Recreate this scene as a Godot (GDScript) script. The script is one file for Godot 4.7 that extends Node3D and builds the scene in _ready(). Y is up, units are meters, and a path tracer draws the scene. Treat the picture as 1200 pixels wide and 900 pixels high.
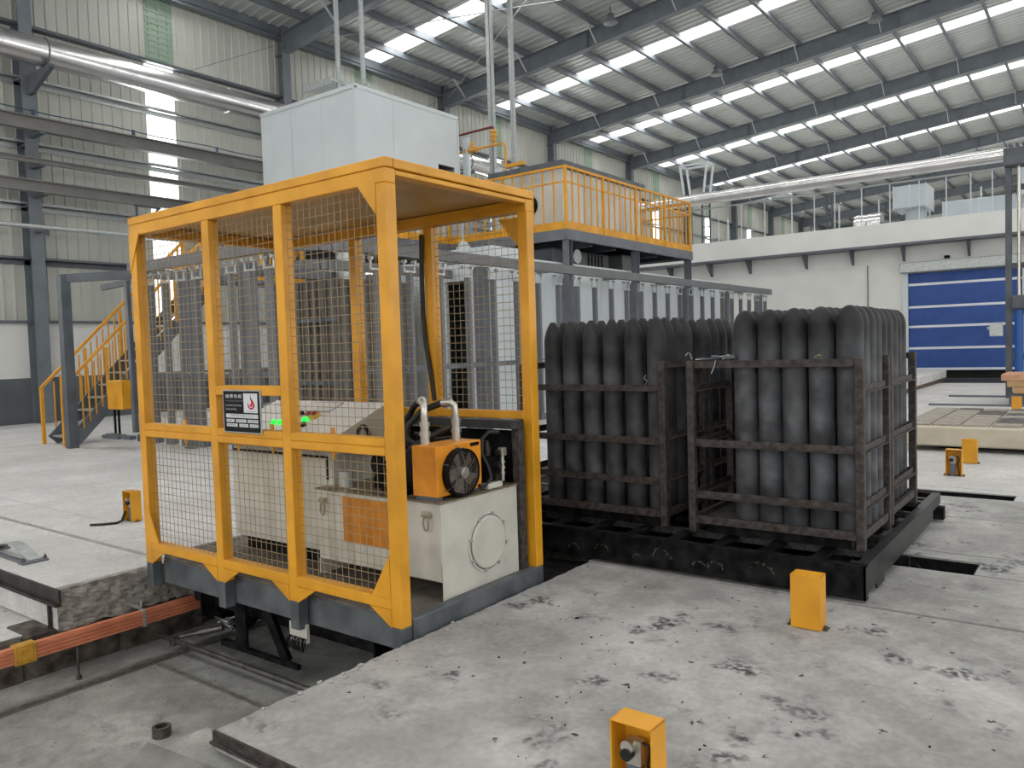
extends Node3D

# ------------------------------------------------------------------ mesh builder
class MB:
	var V := PackedVector3Array()
	var N := PackedVector3Array()
	var U := PackedVector2Array()
	var C := PackedColorArray()
	var tint := Color.WHITE
	var colored := false

	func t3(a: Vector3, b: Vector3, c: Vector3, na: Vector3, nb: Vector3, nc: Vector3):
		V.append(a); V.append(c); V.append(b)
		N.append(na); N.append(nc); N.append(nb)
		U.append(Vector2.ZERO); U.append(Vector2.ZERO); U.append(Vector2.ZERO)
		C.append(tint); C.append(tint); C.append(tint)

	func tri(a: Vector3, b: Vector3, c: Vector3, out: Vector3):
		var n := (b - a).cross(c - a)
		if n.dot(out) < 0.0:
			var k := b
			b = c
			c = k
			n = -n
		n = n.normalized()
		t3(a, b, c, n, n, n)

	func qo(a: Vector3, b: Vector3, c: Vector3, d: Vector3, out: Vector3):
		var n := (c - a).cross(d - b)
		if n.dot(out) < 0.0:
			var k := b
			b = d
			d = k
			n = -n
		n = n.normalized()
		t3(a, b, c, n, n, n)
		t3(a, c, d, n, n, n)

	func box(c: Vector3, s: Vector3, b := Basis.IDENTITY):
		var h := s * 0.5
		for ax in 3:
			for sg in [-1.0, 1.0]:
				var u := (ax + 1) % 3
				var w := (ax + 2) % 3
				var p := []
				for k in [[-1.0, -1.0], [1.0, -1.0], [1.0, 1.0], [-1.0, 1.0]]:
					var q := Vector3.ZERO
					q[ax] = sg * h[ax]
					q[u] = k[0] * h[u]
					q[w] = k[1] * h[w]
					p.append(c + b * q)
				var o := Vector3.ZERO
				o[ax] = sg
				qo(p[0], p[1], p[2], p[3], b * o)

	# box given by two opposite corners
	func bb(x0: float, x1: float, y0: float, y1: float, z0: float, z1: float):
		box(Vector3(x0 + x1, y0 + y1, z0 + z1) * 0.5, Vector3(absf(x1 - x0), absf(y1 - y0), absf(z1 - z0)))

	# chamfered box
	func cbox(c: Vector3, s: Vector3, ch: float, b := Basis.IDENTITY):
		var h := s * 0.5
		ch = minf(ch, minf(h.x, minf(h.y, h.z)) * 0.9)
		var pt := func(sx: float, sy: float, sz: float, ax: int) -> Vector3:
			var q := Vector3(sx * h.x, sy * h.y, sz * h.z)
			var sg := Vector3(sx, sy, sz)
			for k in 3:
				if k != ax:
					q[k] -= sg[k] * ch
			return c + b * q
		for ax in 3:
			var u := (ax + 1) % 3
			var w := (ax + 2) % 3
			for s0 in [-1.0, 1.0]:
				var p := []
				for k in [[-1.0, -1.0], [1.0, -1.0], [1.0, 1.0], [-1.0, 1.0]]:
					var g := Vector3.ZERO
					g[ax] = s0
					g[u] = k[0]
					g[w] = k[1]
					p.append(pt.call(g.x, g.y, g.z, ax))
				var o := Vector3.ZERO
				o[ax] = s0
				qo(p[0], p[1], p[2], p[3], b * o)
				for s1 in [-1.0, 1.0]:
					var e := []
					for kk in [-1.0, 1.0]:
						var g2 := Vector3.ZERO
						g2[ax] = s0
						g2[u] = s1
						g2[w] = kk
						e.append([pt.call(g2.x, g2.y, g2.z, ax), pt.call(g2.x, g2.y, g2.z, u)])
					var o2 := Vector3.ZERO
					o2[ax] = s0
					o2[u] = s1
					qo(e[0][0], e[0][1], e[1][1], e[1][0], b * o2)
		for sx in [-1.0, 1.0]:
			for sy in [-1.0, 1.0]:
				for sz in [-1.0, 1.0]:
					tri(pt.call(sx, sy, sz, 0), pt.call(sx, sy, sz, 1), pt.call(sx, sy, sz, 2), b * Vector3(sx, sy, sz))

	static func frame(d: Vector3, up: Vector3) -> Basis:
		d = d.normalized()
		if absf(d.dot(up.normalized())) > 0.98:
			up = Vector3.RIGHT if absf(d.x) < 0.9 else Vector3.FORWARD
		var s := d.cross(up).normalized()
		return Basis(s, s.cross(d).normalized(), -d)

	# square bar from a to b; w across, h along up
	func bar(a: Vector3, b: Vector3, w: float, h: float, up := Vector3.UP, ch := 0.0):
		var f := MB.frame(b - a, up)
		if ch > 0.0:
			cbox((a + b) * 0.5, Vector3(w, h, a.distance_to(b)), ch, f)
		else:
			box((a + b) * 0.5, Vector3(w, h, a.distance_to(b)), f)

	# extrude a 2D outline (x = side, y = up) from a to b
	func prof(poly: PackedVector2Array, a: Vector3, b: Vector3, up := Vector3.UP):
		var f := MB.frame(b - a, up)
		extr(poly, a, f.x, f.y, b - a)

	func extr(poly: PackedVector2Array, o: Vector3, ux: Vector3, uy: Vector3, dv: Vector3):
		var cw := Geometry2D.is_polygon_clockwise(poly)
		var n := poly.size()
		for i in n:
			var p := poly[i]
			var q := poly[(i + 1) % n]
			var e := q - p
			var on := Vector2(e.y, -e.x) * (-1.0 if cw else 1.0)
			var a := o + ux * p.x + uy * p.y
			var b := o + ux * q.x + uy * q.y
			qo(a, b, b + dv, a + dv, ux * on.x + uy * on.y)
		var ix := Geometry2D.triangulate_polygon(poly)
		for i in range(0, ix.size(), 3):
			var p3 := []
			for k in 3:
				var p2 := poly[ix[i + k]]
				p3.append(o + ux * p2.x + uy * p2.y)
			tri(p3[0], p3[1], p3[2], -dv)
			tri(p3[0] + dv, p3[1] + dv, p3[2] + dv, dv)

	# vertical plate: outline in (x, z), from y0 up to y1
	func plate(poly: PackedVector2Array, y0: float, y1: float):
		extr(poly, Vector3(0, y0, 0), Vector3.RIGHT, Vector3.BACK, Vector3(0, y1 - y0, 0))

	static func isec(h: float, w: float, tw: float, tf: float) -> PackedVector2Array:
		var a := w / 2
		var b := h / 2
		var t := tw / 2
		return PackedVector2Array([Vector2(-a, -b), Vector2(a, -b), Vector2(a, -b + tf), Vector2(t, -b + tf), Vector2(t, b - tf), Vector2(a, b - tf), Vector2(a, b), Vector2(-a, b), Vector2(-a, b - tf), Vector2(-t, b - tf), Vector2(-t, -b + tf), Vector2(-a, -b + tf)])

	static func csec(h: float, w: float, t: float) -> PackedVector2Array:
		return PackedVector2Array([Vector2(0, -h / 2), Vector2(w, -h / 2), Vector2(w, -h / 2 + t), Vector2(t, -h / 2 + t), Vector2(t, h / 2 - t), Vector2(w, h / 2 - t), Vector2(w, h / 2), Vector2(0, h / 2)])

	static func lsec(h: float, w: float, t: float) -> PackedVector2Array:
		return PackedVector2Array([Vector2(0, 0), Vector2(w, 0), Vector2(w, t), Vector2(t, t), Vector2(t, h), Vector2(0, h)])

	func tube(pts: Array, r: float, seg := 8, caps := true):
		var rings := []
		var f := MB.frame(pts[1] - pts[0], Vector3.UP)
		var up := f.y
		for i in pts.size():
			var d: Vector3 = (pts[mini(i + 1, pts.size() - 1)] - pts[maxi(i - 1, 0)]).normalized()
			var s := d.cross(up)
			if s.length() < 0.05:
				s = d.cross(Vector3(0.31, 0.2, 0.93))
			s = s.normalized()
			up = s.cross(d).normalized()
			var ring := []
			for k in seg:
				var an := TAU * k / seg
				ring.append(s * cos(an) + up * sin(an))
			rings.append(ring)
		for i in pts.size() - 1:
			for k in seg:
				var k2 := (k + 1) % seg
				var n0: Vector3 = rings[i][k]
				var n1: Vector3 = rings[i][k2]
				var n2: Vector3 = rings[i + 1][k2]
				var n3: Vector3 = rings[i + 1][k]
				var a: Vector3 = pts[i] + n0 * r
				var b: Vector3 = pts[i] + n1 * r
				var c: Vector3 = pts[i + 1] + n2 * r
				var d2: Vector3 = pts[i + 1] + n3 * r
				if (b - a).cross(c - a).dot(n0) < 0.0:
					t3(a, c, b, n0, n2, n1)
					t3(a, d2, c, n0, n3, n2)
				else:
					t3(a, b, c, n0, n1, n2)
					t3(a, c, d2, n0, n2, n3)
		if caps:
			for e in [0, pts.size() - 1]:
				var o: Vector3 = (pts[0] - pts[1]) if e == 0 else (pts[e] - pts[e - 1])
				for k in range(1, seg - 1):
					tri(pts[e] + rings[e][0] * r, pts[e] + rings[e][k] * r, pts[e] + rings[e][k + 1] * r, o)

	func cyl(a: Vector3, b: Vector3, r: float, seg := 16):
		tube([a, b], r, seg)

	# lathe: profile of (radius, height) about axis b.y through base
	func lathe(pr: PackedVector2Array, base: Vector3, seg := 20, b := Basis.IDENTITY, smooth := false):
		var nn := []
		for i in pr.size() - 1:
			var e := pr[i + 1] - pr[i]
			nn.append(Vector2(e.y, -e.x).normalized())
		for i in pr.size() - 1:
			var n0: Vector2 = nn[i]
			var n1: Vector2 = nn[i]
			if smooth:
				if i > 0: n0 = (nn[i - 1] + nn[i]).normalized()
				if i < nn.size() - 1: n1 = (nn[i] + nn[i + 1]).normalized()
			for k in seg:
				var a0 := TAU * k / seg
				var a1 := TAU * (k + 1) / seg
				var c0 := Vector3(cos(a0), 0, sin(a0))
				var c1 := Vector3(cos(a1), 0, sin(a1))
				var p := base + b * (c0 * pr[i].x + Vector3.UP * pr[i].y)
				var q := base + b * (c1 * pr[i].x + Vector3.UP * pr[i].y)
				var r := base + b * (c1 * pr[i + 1].x + Vector3.UP * pr[i + 1].y)
				var s := base + b * (c0 * pr[i + 1].x + Vector3.UP * pr[i + 1].y)
				var np := b * (c0 * n0.x + Vector3.UP * n0.y)
				var nq := b * (c1 * n0.x + Vector3.UP * n0.y)
				var nr := b * (c1 * n1.x + Vector3.UP * n1.y)
				var ns := b * (c0 * n1.x + Vector3.UP * n1.y)
				var g := (q - p).cross(r - p) + (r - p).cross(s - p)
				if g.dot(np + nr) < 0.0:
					t3(p, r, q, np, nr, nq)
					t3(p, s, r, np, ns, nr)
				else:
					t3(p, q, r, np, nq, nr)
					t3(p, r, s, np, nr, ns)

	func mesh(org: Vector3) -> ArrayMesh:
		if org != Vector3.ZERO:
			for i in V.size():
				V[i] -= org
		var a := []
		a.resize(Mesh.ARRAY_MAX)
		a[Mesh.ARRAY_VERTEX] = V
		a[Mesh.ARRAY_NORMAL] = N
		a[Mesh.ARRAY_TEX_UV] = U
		if colored: a[Mesh.ARRAY_COLOR] = C
		var m := ArrayMesh.new()
		m.add_surface_from_arrays(Mesh.PRIMITIVE_TRIANGLES, a)
		return m

# ------------------------------------------------------------------ scene helpers
var org := Vector3.ZERO
var mats := {}
var rng := RandomNumberGenerator.new()

func V3(x: float, y: float, z: float) -> Vector3:
	return Vector3(x, y, z)

func numbered(parent: Node, called: String) -> String:
	if not parent.has_node(called):
		return called
	var i := 1
	while parent.has_node("%s_%03d" % [called, i]):
		i += 1
	return "%s_%03d" % [called, i]

var counts := {}
func put_name(parent: Node, o: Node, called: String):
	var key := str(parent.get_instance_id()) + called
	var n: int = counts.get(key, 0)
	counts[key] = n + 1
	o.name = called if n == 0 else "%s_%03d" % [called, n]
	parent.add_child(o, true)

func thing(called: String, label: String, category: String, at := Vector3.ZERO, group := "") -> Node3D:
	var o := Node3D.new()
	put_name(self, o, called)
	o.position = at
	org = at
	meta(o, label, category, group)
	return o

func meta(o: Node, label: String, category: String, group := ""):
	o.set_meta("label", label)
	o.set_meta("category", category)
	if group: o.set_meta("group", group)

func struct(called: String) -> Node3D:
	var o := Node3D.new()
	put_name(self, o, called)
	o.set_meta("kind", "structure")
	org = Vector3.ZERO
	return o

func part(called: String, mb: MB, m: Material, parent: Node = self, label := "") -> MeshInstance3D:
	var o := MeshInstance3D.new()
	o.mesh = mb.mesh(org)
	o.material_override = m
	put_name(parent, o, called)
	if label: o.set_meta("label", label)
	return o

# a thing that is one mesh, its origin at its base
func single(called: String, mb: MB, m: Material, label: String, category: String, at: Vector3, group := "") -> MeshInstance3D:
	org = at
	var o := part(called, mb, m)
	o.position = at
	meta(o, label, category, group)
	return o

func dup(src: Node3D, at: Vector3, label: String, turn := 0.0) -> Node3D:
	var r: Node3D = src.duplicate()
	put_name(self, r, str(src.name).rstrip("0123456789").rstrip("_"))
	r.position = at
	r.rotation.y = turn
	r.set_meta("label", label)
	return r

# ------------------------------------------------------------------ materials
func noise_tex(lo: Color, hi: Color, freq: float, seed_: int, size := 256, octaves := 4, kind := 1, mid := 0.5) -> NoiseTexture2D:
	var f := FastNoiseLite.new()
	f.seed = seed_
	f.frequency = freq
	f.noise_type = FastNoiseLite.TYPE_SIMPLEX_SMOOTH if kind == 1 else FastNoiseLite.TYPE_PERLIN
	f.fractal_octaves = octaves
	var t := NoiseTexture2D.new()
	t.width = size
	t.height = size
	t.seamless = true
	t.noise = f
	var g := Gradient.new()
	g.offsets = PackedFloat32Array([0.12, mid, 0.88])
	g.colors = PackedColorArray([lo, lo.lerp(hi, 0.55), hi])
	t.color_ramp = g
	return t

func mat(key: String, col: Color, rough := 0.6, metal := 0.0, vary := 0.1, scale := 1.0, freq := 0.012, world := true) -> StandardMaterial3D:
	if mats.has(key): return mats[key]
	var m := StandardMaterial3D.new()
	m.resource_name = key
	m.roughness = rough
	m.metallic = metal
	if vary > 0.0:
		m.albedo_texture = noise_tex(col.darkened(vary), col.lightened(vary * 0.35), freq, hash(key) % 1000)
		m.uv1_triplanar = true
		m.uv1_world_triplanar = world
		m.uv1_scale = Vector3.ONE * scale
	else:
		m.albedo_color = col
	mats[key] = m
	return m

func glow(key: String, col: Color, e: float) -> StandardMaterial3D:
	var m := StandardMaterial3D.new()
	m.resource_name = key
	m.albedo_color = col
	m.emission_enabled = true
	m.emission = col
	m.emission_energy_multiplier = e
	m.roughness = 0.5
	mats[key] = m
	return m

func gray_image(freq: float, sd: int, size: int, octaves: int, kind: int, rot := 0.0) -> PackedByteArray:
	var f := FastNoiseLite.new()
	f.seed = sd
	f.frequency = freq
	f.noise_type = kind
	f.fractal_octaves = octaves
	if rot > 0.0:
		f.domain_warp_enabled = true
		f.domain_warp_amplitude = rot
		f.domain_warp_frequency = freq
	if kind == FastNoiseLite.TYPE_CELLULAR:
		f.cellular_return_type = FastNoiseLite.RETURN_DISTANCE
	var im := f.get_seamless_image(size, size)
	im.convert(Image.FORMAT_L8)
	return im.get_data()

# trowelled concrete: mottling, dark rubber smears, small black crumbs pressed in
func concrete(key: String, col: Color, sd: int, smear: float, speck: float, span: float, rough := 0.8, amp := 1.0) -> StandardMaterial3D:
	var sz := 1024
	var a := gray_image(0.004, sd, sz, 5, FastNoiseLite.TYPE_SIMPLEX_SMOOTH)
	var b := gray_image(0.012, sd + 1, sz, 4, FastNoiseLite.TYPE_SIMPLEX_SMOOTH, 30.0)
	var c := gray_image(0.02, sd + 2, sz, 1, FastNoiseLite.TYPE_CELLULAR, 22.0)
	var e := gray_image(0.02, sd + 4, sz, 5, FastNoiseLite.TYPE_SIMPLEX_SMOOTH, 60.0)
	var d := gray_image(0.09, sd + 3, sz, 3, FastNoiseLite.TYPE_SIMPLEX_SMOOTH)
	var out := PackedByteArray()
	var rg := PackedByteArray()
	out.resize(sz * sz * 3)
	rg.resize(sz * sz)
	for i in sz * sz:
		var k := 1.0 + amp * ((a[i] - 128) / 128.0 * 0.15 + (e[i] - 128) / 128.0 * 0.09) + (d[i] - 128) / 128.0 * 0.06
		var s := clampf((b[i] - 150.0) / 60.0, 0.0, 1.0) * clampf((a[i] - 95.0) / 70.0, 0.0, 1.0) * clampf(0.35 + (d[i] - 110) / 70.0, 0.0, 1.0)
		k *= 1.0 - smear * s
		var p := 0.0
		if c[i] < 12 and e[i] > 140:
			p = speck * clampf((12 - c[i]) / 5.0, 0.0, 1.0)
		# scuffs: thin dark curls where the slow noise is high
		var r := absf(e[i] - 128.0)
		if r < 11.0:
			s = maxf(s, (1.0 - r / 11.0) * clampf((a[i] - 104.0) / 50.0, 0.0, 1.0) * clampf((b[i] - 98.0) / 45.0, 0.0, 1.0) * 0.75)
		k *= 1.0 - p
		out[i * 3] = clampi(int(col.r * 255.0 * k), 0, 255)
		out[i * 3 + 1] = clampi(int(col.g * 255.0 * k), 0, 255)
		out[i * 3 + 2] = clampi(int((col.b * k + 0.02 * (s + p)) * 255.0), 0, 255)
		rg[i] = clampi(150 + (d[i] - 128) / 3 + (a[i] - 128) / 4, 0, 255)
	var m := StandardMaterial3D.new()
	m.resource_name = key
	m.albedo_texture = ImageTexture.create_from_image(Image.create_from_data(sz, sz, false, Image.FORMAT_RGB8, out))
	m.heightmap_enabled = true
	m.heightmap_scale = 0.5
	m.heightmap_texture = ImageTexture.create_from_image(Image.create_from_data(sz, sz, false, Image.FORMAT_L8, rg))
	m.roughness = rough
	m.metallic_specular = 0.35
	m.uv1_triplanar = true
	m.uv1_world_triplanar = true
	m.uv1_scale = Vector3.ONE / span
	mats[key] = m
	return m

const XW := -21.3      # left wall sheet
const XC := -20.8      # column face
const ZB := -8.55      # first column in view
const BAY := 7.65
const RS := 0.095      # roof slope
const RX := 4.0        # ridge
const XR := 28.8
const ZF := -77.4
const ZN := 14.4

func roof_y(x: float, y0: float) -> float:
	return y0 + RS * ((x if x < RX else 2 * RX - x) - XC)

func _ready():
	rng.seed = 7
	# camera
	var cam := Camera3D.new()
	cam.name = "camera"
	cam.position = V3(0, 1.5, 0)
	cam.basis = Basis(Vector3.UP, 0.64674) * Basis(Vector3.RIGHT, -0.045998) * Basis(Vector3.BACK, -0.031131)
	cam.fov = rad_to_deg(2.0 * atan(450.0 / 923.25))
	cam.near = 0.05
	cam.far = 300.0
	add_child(cam)
	cam.current = true
	# sky and exposure
	var we := WorldEnvironment.new()
	we.name = "world_environment"
	var env := Environment.new()
	env.background_mode = Environment.BG_SKY
	var sky := Sky.new()
	var sm := ProceduralSkyMaterial.new()
	sm.sky_top_color = Color(0.72, 0.76, 0.8)
	sm.sky_horizon_color = Color(0.85, 0.86, 0.87)
	sm.ground_bottom_color = Color(0.4, 0.4, 0.4)
	sm.ground_horizon_color = Color(0.7, 0.7, 0.7)
	sky.sky_material = sm
	env.sky = sky
	env.tonemap_mode = Environment.TONE_MAPPER_LINEAR
	env.tonemap_exposure = 1.66
	env.sdfgi_enabled = true
	env.ssao_enabled = true
	env.ssil_enabled = true
	we.environment = env
	add_child(we)
	# daylight through the translucent strips of roof and wall
	var tilt := atan(RS)
	for k in range(-2, 9):
		var z := ZB - BAY * k - 3.78
		for side in 2:
			var x0 := XC if side == 0 else RX
			var x1 := RX if side == 0 else XR
			var xm := (x0 + x1) / 2
			var al := AreaLight3D.new()
			put_name(self, al, "skylight_strip_light")
			al.area_size = Vector2(absf(x1 - x0) / cos(tilt) - 0.6, 0.84)
			al.position = V3(xm, roof_y(xm, 11.9) - 0.04, z)
			al.basis = Basis(Vector3.BACK, tilt if side == 0 else -tilt) * Basis(Vector3.RIGHT, -PI / 2)
			al.light_energy = LIGHT_ROOF
			al.light_color = Color(1.0, 0.998, 0.985)
			al.shadow_enabled = true
			al.area_range = 120.0
			al.area_attenuation = 2.0
		if k < 8:
			var wl := AreaLight3D.new()
			put_name(self, wl, "wall_strip_light")
			wl.area_size = Vector2(0.8, 7.2)
			wl.position = V3(XW + 0.1, 6.2, ZB - BAY * k - 3.62)
			wl.basis = Basis(Vector3.UP, -PI / 2)
			wl.light_energy = LIGHT_WALL
			wl.light_color = Color(1.0, 0.998, 0.985)
			wl.shadow_enabled = true
			wl.area_range = 120.0
			wl.area_attenuation = 2.0
			var wr := AreaLight3D.new()
			put_name(self, wr, "wall_strip_light")
			wr.area_size = Vector2(1.66, 8.2)
			wr.position = V3(XR - 0.08, 7.0, ZB - BAY * k - 3.62)
			wr.basis = Basis(Vector3.UP, PI / 2)
			wr.light_energy = LIGHT_SIDE
			wr.light_color = Color(1.0, 0.998, 0.985)
			wr.shadow_enabled = true
			wr.area_range = 120.0
			wr.area_attenuation = 2.0
	for i in 5:
		var bl := AreaLight3D.new()
		put_name(self, bl, "wall_strip_light")
		bl.area_size = Vector2(1.66, 8.2)
		bl.position = V3(-15.0 + i * 8.0, 7.0, ZN - 0.08)
		bl.light_energy = LIGHT_BACK
		bl.light_color = Color(1.0, 0.998, 0.985)
		bl.shadow_enabled = true
		bl.area_range = 120.0
		bl.area_attenuation = 2.0
	make_materials()
	build_floor()
	build_hall()
	build_far_building()
	build_platform()
	build_oven()
	build_conveyor()
	build_stairs()
	build_enclosure()
	build_wall_services()
	build_transfer_car()
	build_power_pack()
	build_cart()
	build_pit()
	build_switches()
	build_right_side()
	build_small()

const LIGHT_ROOF := 26.0
const LIGHT_WALL := 8.0
const LIGHT_SIDE := 30.0
const LIGHT_BACK := 26.0

# ------------------------------------------------------------------ shared materials
var yellow: Material
var grey: Material
var darkgrey: Material
var black: Material
var rust: Material
var cream: Material
var white: Material
var galv: Material
var duct: Material
var sheet: Material
var roofsheet: Material
var rubber: Material
var steel: Material
var slabm: Material
var farfloor: Material
var pitm: Material
var earth: Material
var paintwhite: Material
var plaster: Material
var strip: Material
var chrome: Material
var frame: Material
var barm: Material
var beamm: Material
var brace: Material

func make_materials():
	yellow = mat("yellow enamel", Color(0.89, 0.62, 0.12), 0.42, 0.0, 0.12, 0.7, 0.01)
	grey = mat("grey steel paint", Color(0.40, 0.42, 0.455), 0.5, 0.0, 0.12, 0.6)
	darkgrey = mat("dark grey steel paint", Color(0.33, 0.355, 0.385), 0.55, 0.0, 0.12, 0.6)
	black = mat("black steel", Color(0.05, 0.05, 0.054), 0.6, 0.1, 0.3, 1.3, 0.02)
	rust = mat("heat browned steel", Color(0.245, 0.215, 0.205), 0.72, 0.2, 0.3, 2.0, 0.03)
	cream = mat("cream enamel", Color(0.79, 0.782, 0.745), 0.45, 0.0, 0.07, 1.1, 0.012)
	white = mat("white sandwich panel", Color(0.80, 0.83, 0.845), 0.38, 0.0, 0.03, 0.3)
	paintwhite = mat("white wall paint", Color(0.88, 0.88, 0.872), 0.8, 0.0, 0.04, 0.2)
	plaster = mat("grey wall paint", Color(0.37, 0.39, 0.40), 0.75, 0.0, 0.06, 0.3)
	galv = mat("galvanised steel", Color(0.72, 0.74, 0.74), 0.42, 0.55, 0.1, 1.2, 0.03)
	duct = mat("aluminium jacket", Color(0.88, 0.875, 0.875), 0.27, 0.95, 0.05, 0.4)
	sheet = mat("wall sheet", Color(0.735, 0.74, 0.71), 0.42, 0.05, 0.05, 0.15)
	roofsheet = mat("roof sheet underside", Color(0.80, 0.81, 0.80), 0.36, 0.1, 0.05, 0.12)
	black.metallic_specular = 0.22
	rubber = mat("black rubber", Color(0.05, 0.05, 0.052), 0.55, 0.0, 0.2, 3.0)
	steel = mat("worn bare steel", Color(0.40, 0.39, 0.38), 0.42, 0.7, 0.25, 1.5, 0.03)
	chrome = mat("plated fittings", Color(0.80, 0.79, 0.76), 0.3, 0.8, 0.04, 6.0, 0.03)
	earth = mat("rough pit wall", Color(0.33, 0.295, 0.26), 0.95, 0.0, 0.45, 1.2, 0.02)
	slabm = concrete("smeared slab concrete", Color(0.635, 0.63, 0.622), 11, 0.58, 0.7, 4.6)
	farfloor = concrete("pale floor concrete", Color(0.755, 0.75, 0.745), 31, 0.10, 0.2, 6.0, 0.8, 0.4)
	pitm = concrete("pit floor concrete", Color(0.57, 0.567, 0.555), 51, 0.2, 0.35, 2.8)
	frame = mat("blue grey structural paint", Color(0.43, 0.46, 0.49), 0.5, 0.0, 0.08, 0.4)
	barm = mat("grey carrier steel", Color(0.415, 0.42, 0.435), 0.55, 0.05, 0.05, 0.5)
	beamm = mat("dull runway steel", Color(0.46, 0.455, 0.45), 0.6, 0.05, 0.06, 0.4)
	brace = mat("bright galvanised flat", Color(0.85, 0.86, 0.86), 0.4, 0.3, 0.05, 1.0)
	strip = glow("translucent roof light strip", Color(1.0, 0.995, 0.98), 0.9)

# ------------------------------------------------------------------ floor
func rough_edge(x0: float, z0: float, x1: float, z1: float, amp: float, step: float) -> Array:
	var out = []
	var n = int(Vector2(x1 - x0, z1 - z0).length() / step)
	var dir = Vector2(x1 - x0, z1 - z0).normalized()
	var side = Vector2(-dir.y, dir.x)
	for i in range(1, n):
		out.append(Vector2(x0, z0).lerp(Vector2(x1, z1), float(i) / n) + side * rng.randf_range(-amp, amp))
	return out

func build_floor():
	var f = struct("floor")
	# slab right of the pit, its pit edge chipped
	var mb = MB.new()
	var p = PackedVector2Array([Vector2(-2.86, -1.73)])
	for q in rough_edge(-2.86, -1.73, -2.86, -4.6, 0.006, 0.028): p.append(q)
	p.append_array([Vector2(-2.86, -4.6), Vector2(30, -4.6), Vector2(30, -1.73)])
	mb.plate(p, -0.3, 0.0)
	part("slab", mb, slabm, f)
	var zs = [-4.6, -4.635, -5.57, -5.88, -6.06, -7.29, -8.22, -8.49, -8.70, -12.0, -77.4]
	for i in zs.size() - 1:
		var a: float = zs[i]
		var b: float = zs[i + 1]
		mb = MB.new()
		var m: Material = slabm if i < 6 else farfloor
		if i == 0:
			mb.bb(-2.88, 30, -0.3, -0.022, b, a)      # rail groove beside the cart
			part("rail_groove", mb, rust, f)
			continue
		if i == 2 or i == 6:
			mb.bb(-2.88, -0.65, -0.34, -0.26, b, a)   # wheel slot, a pocket in the floor
			part("slot_floor", mb, black, f)
			mb = MB.new()
			mb.bb(-2.88, -0.655, -0.26, -0.012, a - 0.008, a)
			mb.bb(-2.88, -0.655, -0.26, -0.012, b, b + 0.008)
			mb.bb(-0.663, -0.652, -0.26, -0.012, b, a)
			part("slot_liner", mb, black, f)
			mb = MB.new()
			mb.bb(-0.65, 30, -0.3, 0.0, b + 0.004, a)
			part("slab", mb, m, f)
			continue
		mb.bb(-2.88, 30, -0.3, 0.0, b + 0.016, a)
		part("slab", mb, m, f)
	mb = MB.new()
	mb.bb(-2.88, 30, -0.55, -0.3, -77.4, -1.8)
	part("footing", mb, farfloor, f)
	# trench before the slab, and the slab the photographer stands on
	mb = MB.new()
	mb.bb(-3.07, 30, -0.6, -0.08, -1.74, -0.75)
	mb.bb(-3.07, -2.9, -0.6, -0.08, -1.82, -1.74)
	part("trench_floor", mb, pitm, f)
	mb = MB.new()
	mb.bb(-2.88, 30, -0.3, 0.0, -0.75, ZN)
	part("slab", mb, slabm, f)
	# left slab with chipped face, overhanging the pit wall
	mb = MB.new()
	p = PackedVector2Array([Vector2(-5.53, -2.26)])
	p.append_array([Vector2(-5.55, -3.04), Vector2(-22, -3.04), Vector2(-22, -2.26)])
	mb.plate(p, -0.27, 0.0)
	part("slab", mb, farfloor, f)
	# broken face of that slab above the pit
	var fn = FastNoiseLite.new()
	fn.seed = 5
	fn.frequency = 7.0
	fn.fractal_octaves = 4
	mb = MB.new()
	var nz = 56
	var ny = 16
	var grid = []
	for i in nz + 1:
		var col = []
		for j in ny + 1:
			var z = lerpf(-2.262, -3.9, float(i) / nz)
			var y = lerpf(0.0, -0.285 + 0.03 * fn.get_noise_2d(z * 1.2, 9.0), float(j) / ny)
			var dpt = 0.025 * fn.get_noise_2d(z, y) + 0.02 * fn.get_noise_2d(z * 3.0, y * 3.0 + 4.0)
			if j == 0: dpt = 0.004 * fn.get_noise_2d(z, 1.0)
			col.append(V3(-5.5 - 0.035 * (z + 2.26) * -0.6 + dpt - 0.02 * float(j) / ny, y, z))
		grid.append(col)
	for i in nz:
		for j in ny:
			mb.tri(grid[i][j], grid[i + 1][j], grid[i + 1][j + 1], Vector3.RIGHT)
			mb.tri(grid[i][j], grid[i + 1][j + 1], grid[i][j + 1], Vector3.RIGHT)
		mb.qo(grid[i][0], grid[i + 1][0], V3(-5.57, 0.0, grid[i + 1][0].z), V3(-5.57, 0.0, grid[i][0].z), Vector3.UP)
		mb.qo(grid[i][ny], grid[i + 1][ny], V3(-5.62, -0.28, grid[i + 1][0].z), V3(-5.62, -0.28, grid[i][0].z), Vector3.DOWN)
	part("broken_face", mb, mat("broken concrete", Color(0.62, 0.605, 0.58), 0.95, 0.0, 0.28, 2.2, 0.02), f)
	mb = MB.new()
	mb.bb(-22, -5.56, -0.27, -0.03, -3.09, -3.04)
	part("rail_groove", mb, rust, f)
	mb = MB.new()
	mb.bb(-22, -5.56, -0.27, 0.0, -3.52, -3.09)
	part("slab", mb, farfloor, f)
	mb = MB.new()
	mb.bb(-22, -5.56, -0.27, 0.0, -28.0, -3.53)
	part("slab", mb, farfloor, f)
	mb = MB.new()
	mb.bb(-5.553, -2.865, -0.6, 0.0, -28.0, -12.0)
	part("slab", mb, farfloor, f)
	mb = MB.new()
	mb.bb(-22, -2.88, -0.3, 0.0, -77.4, -28.0)
	part("slab", mb, farfloor, f)
	mb = MB.new()
	mb.bb(-22, -5.66, -0.6, -0.28, -2.6, ZN)
	part("ledge", mb, farfloor, f)
	# pit: floor, walls
	mb = MB.new()
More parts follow.
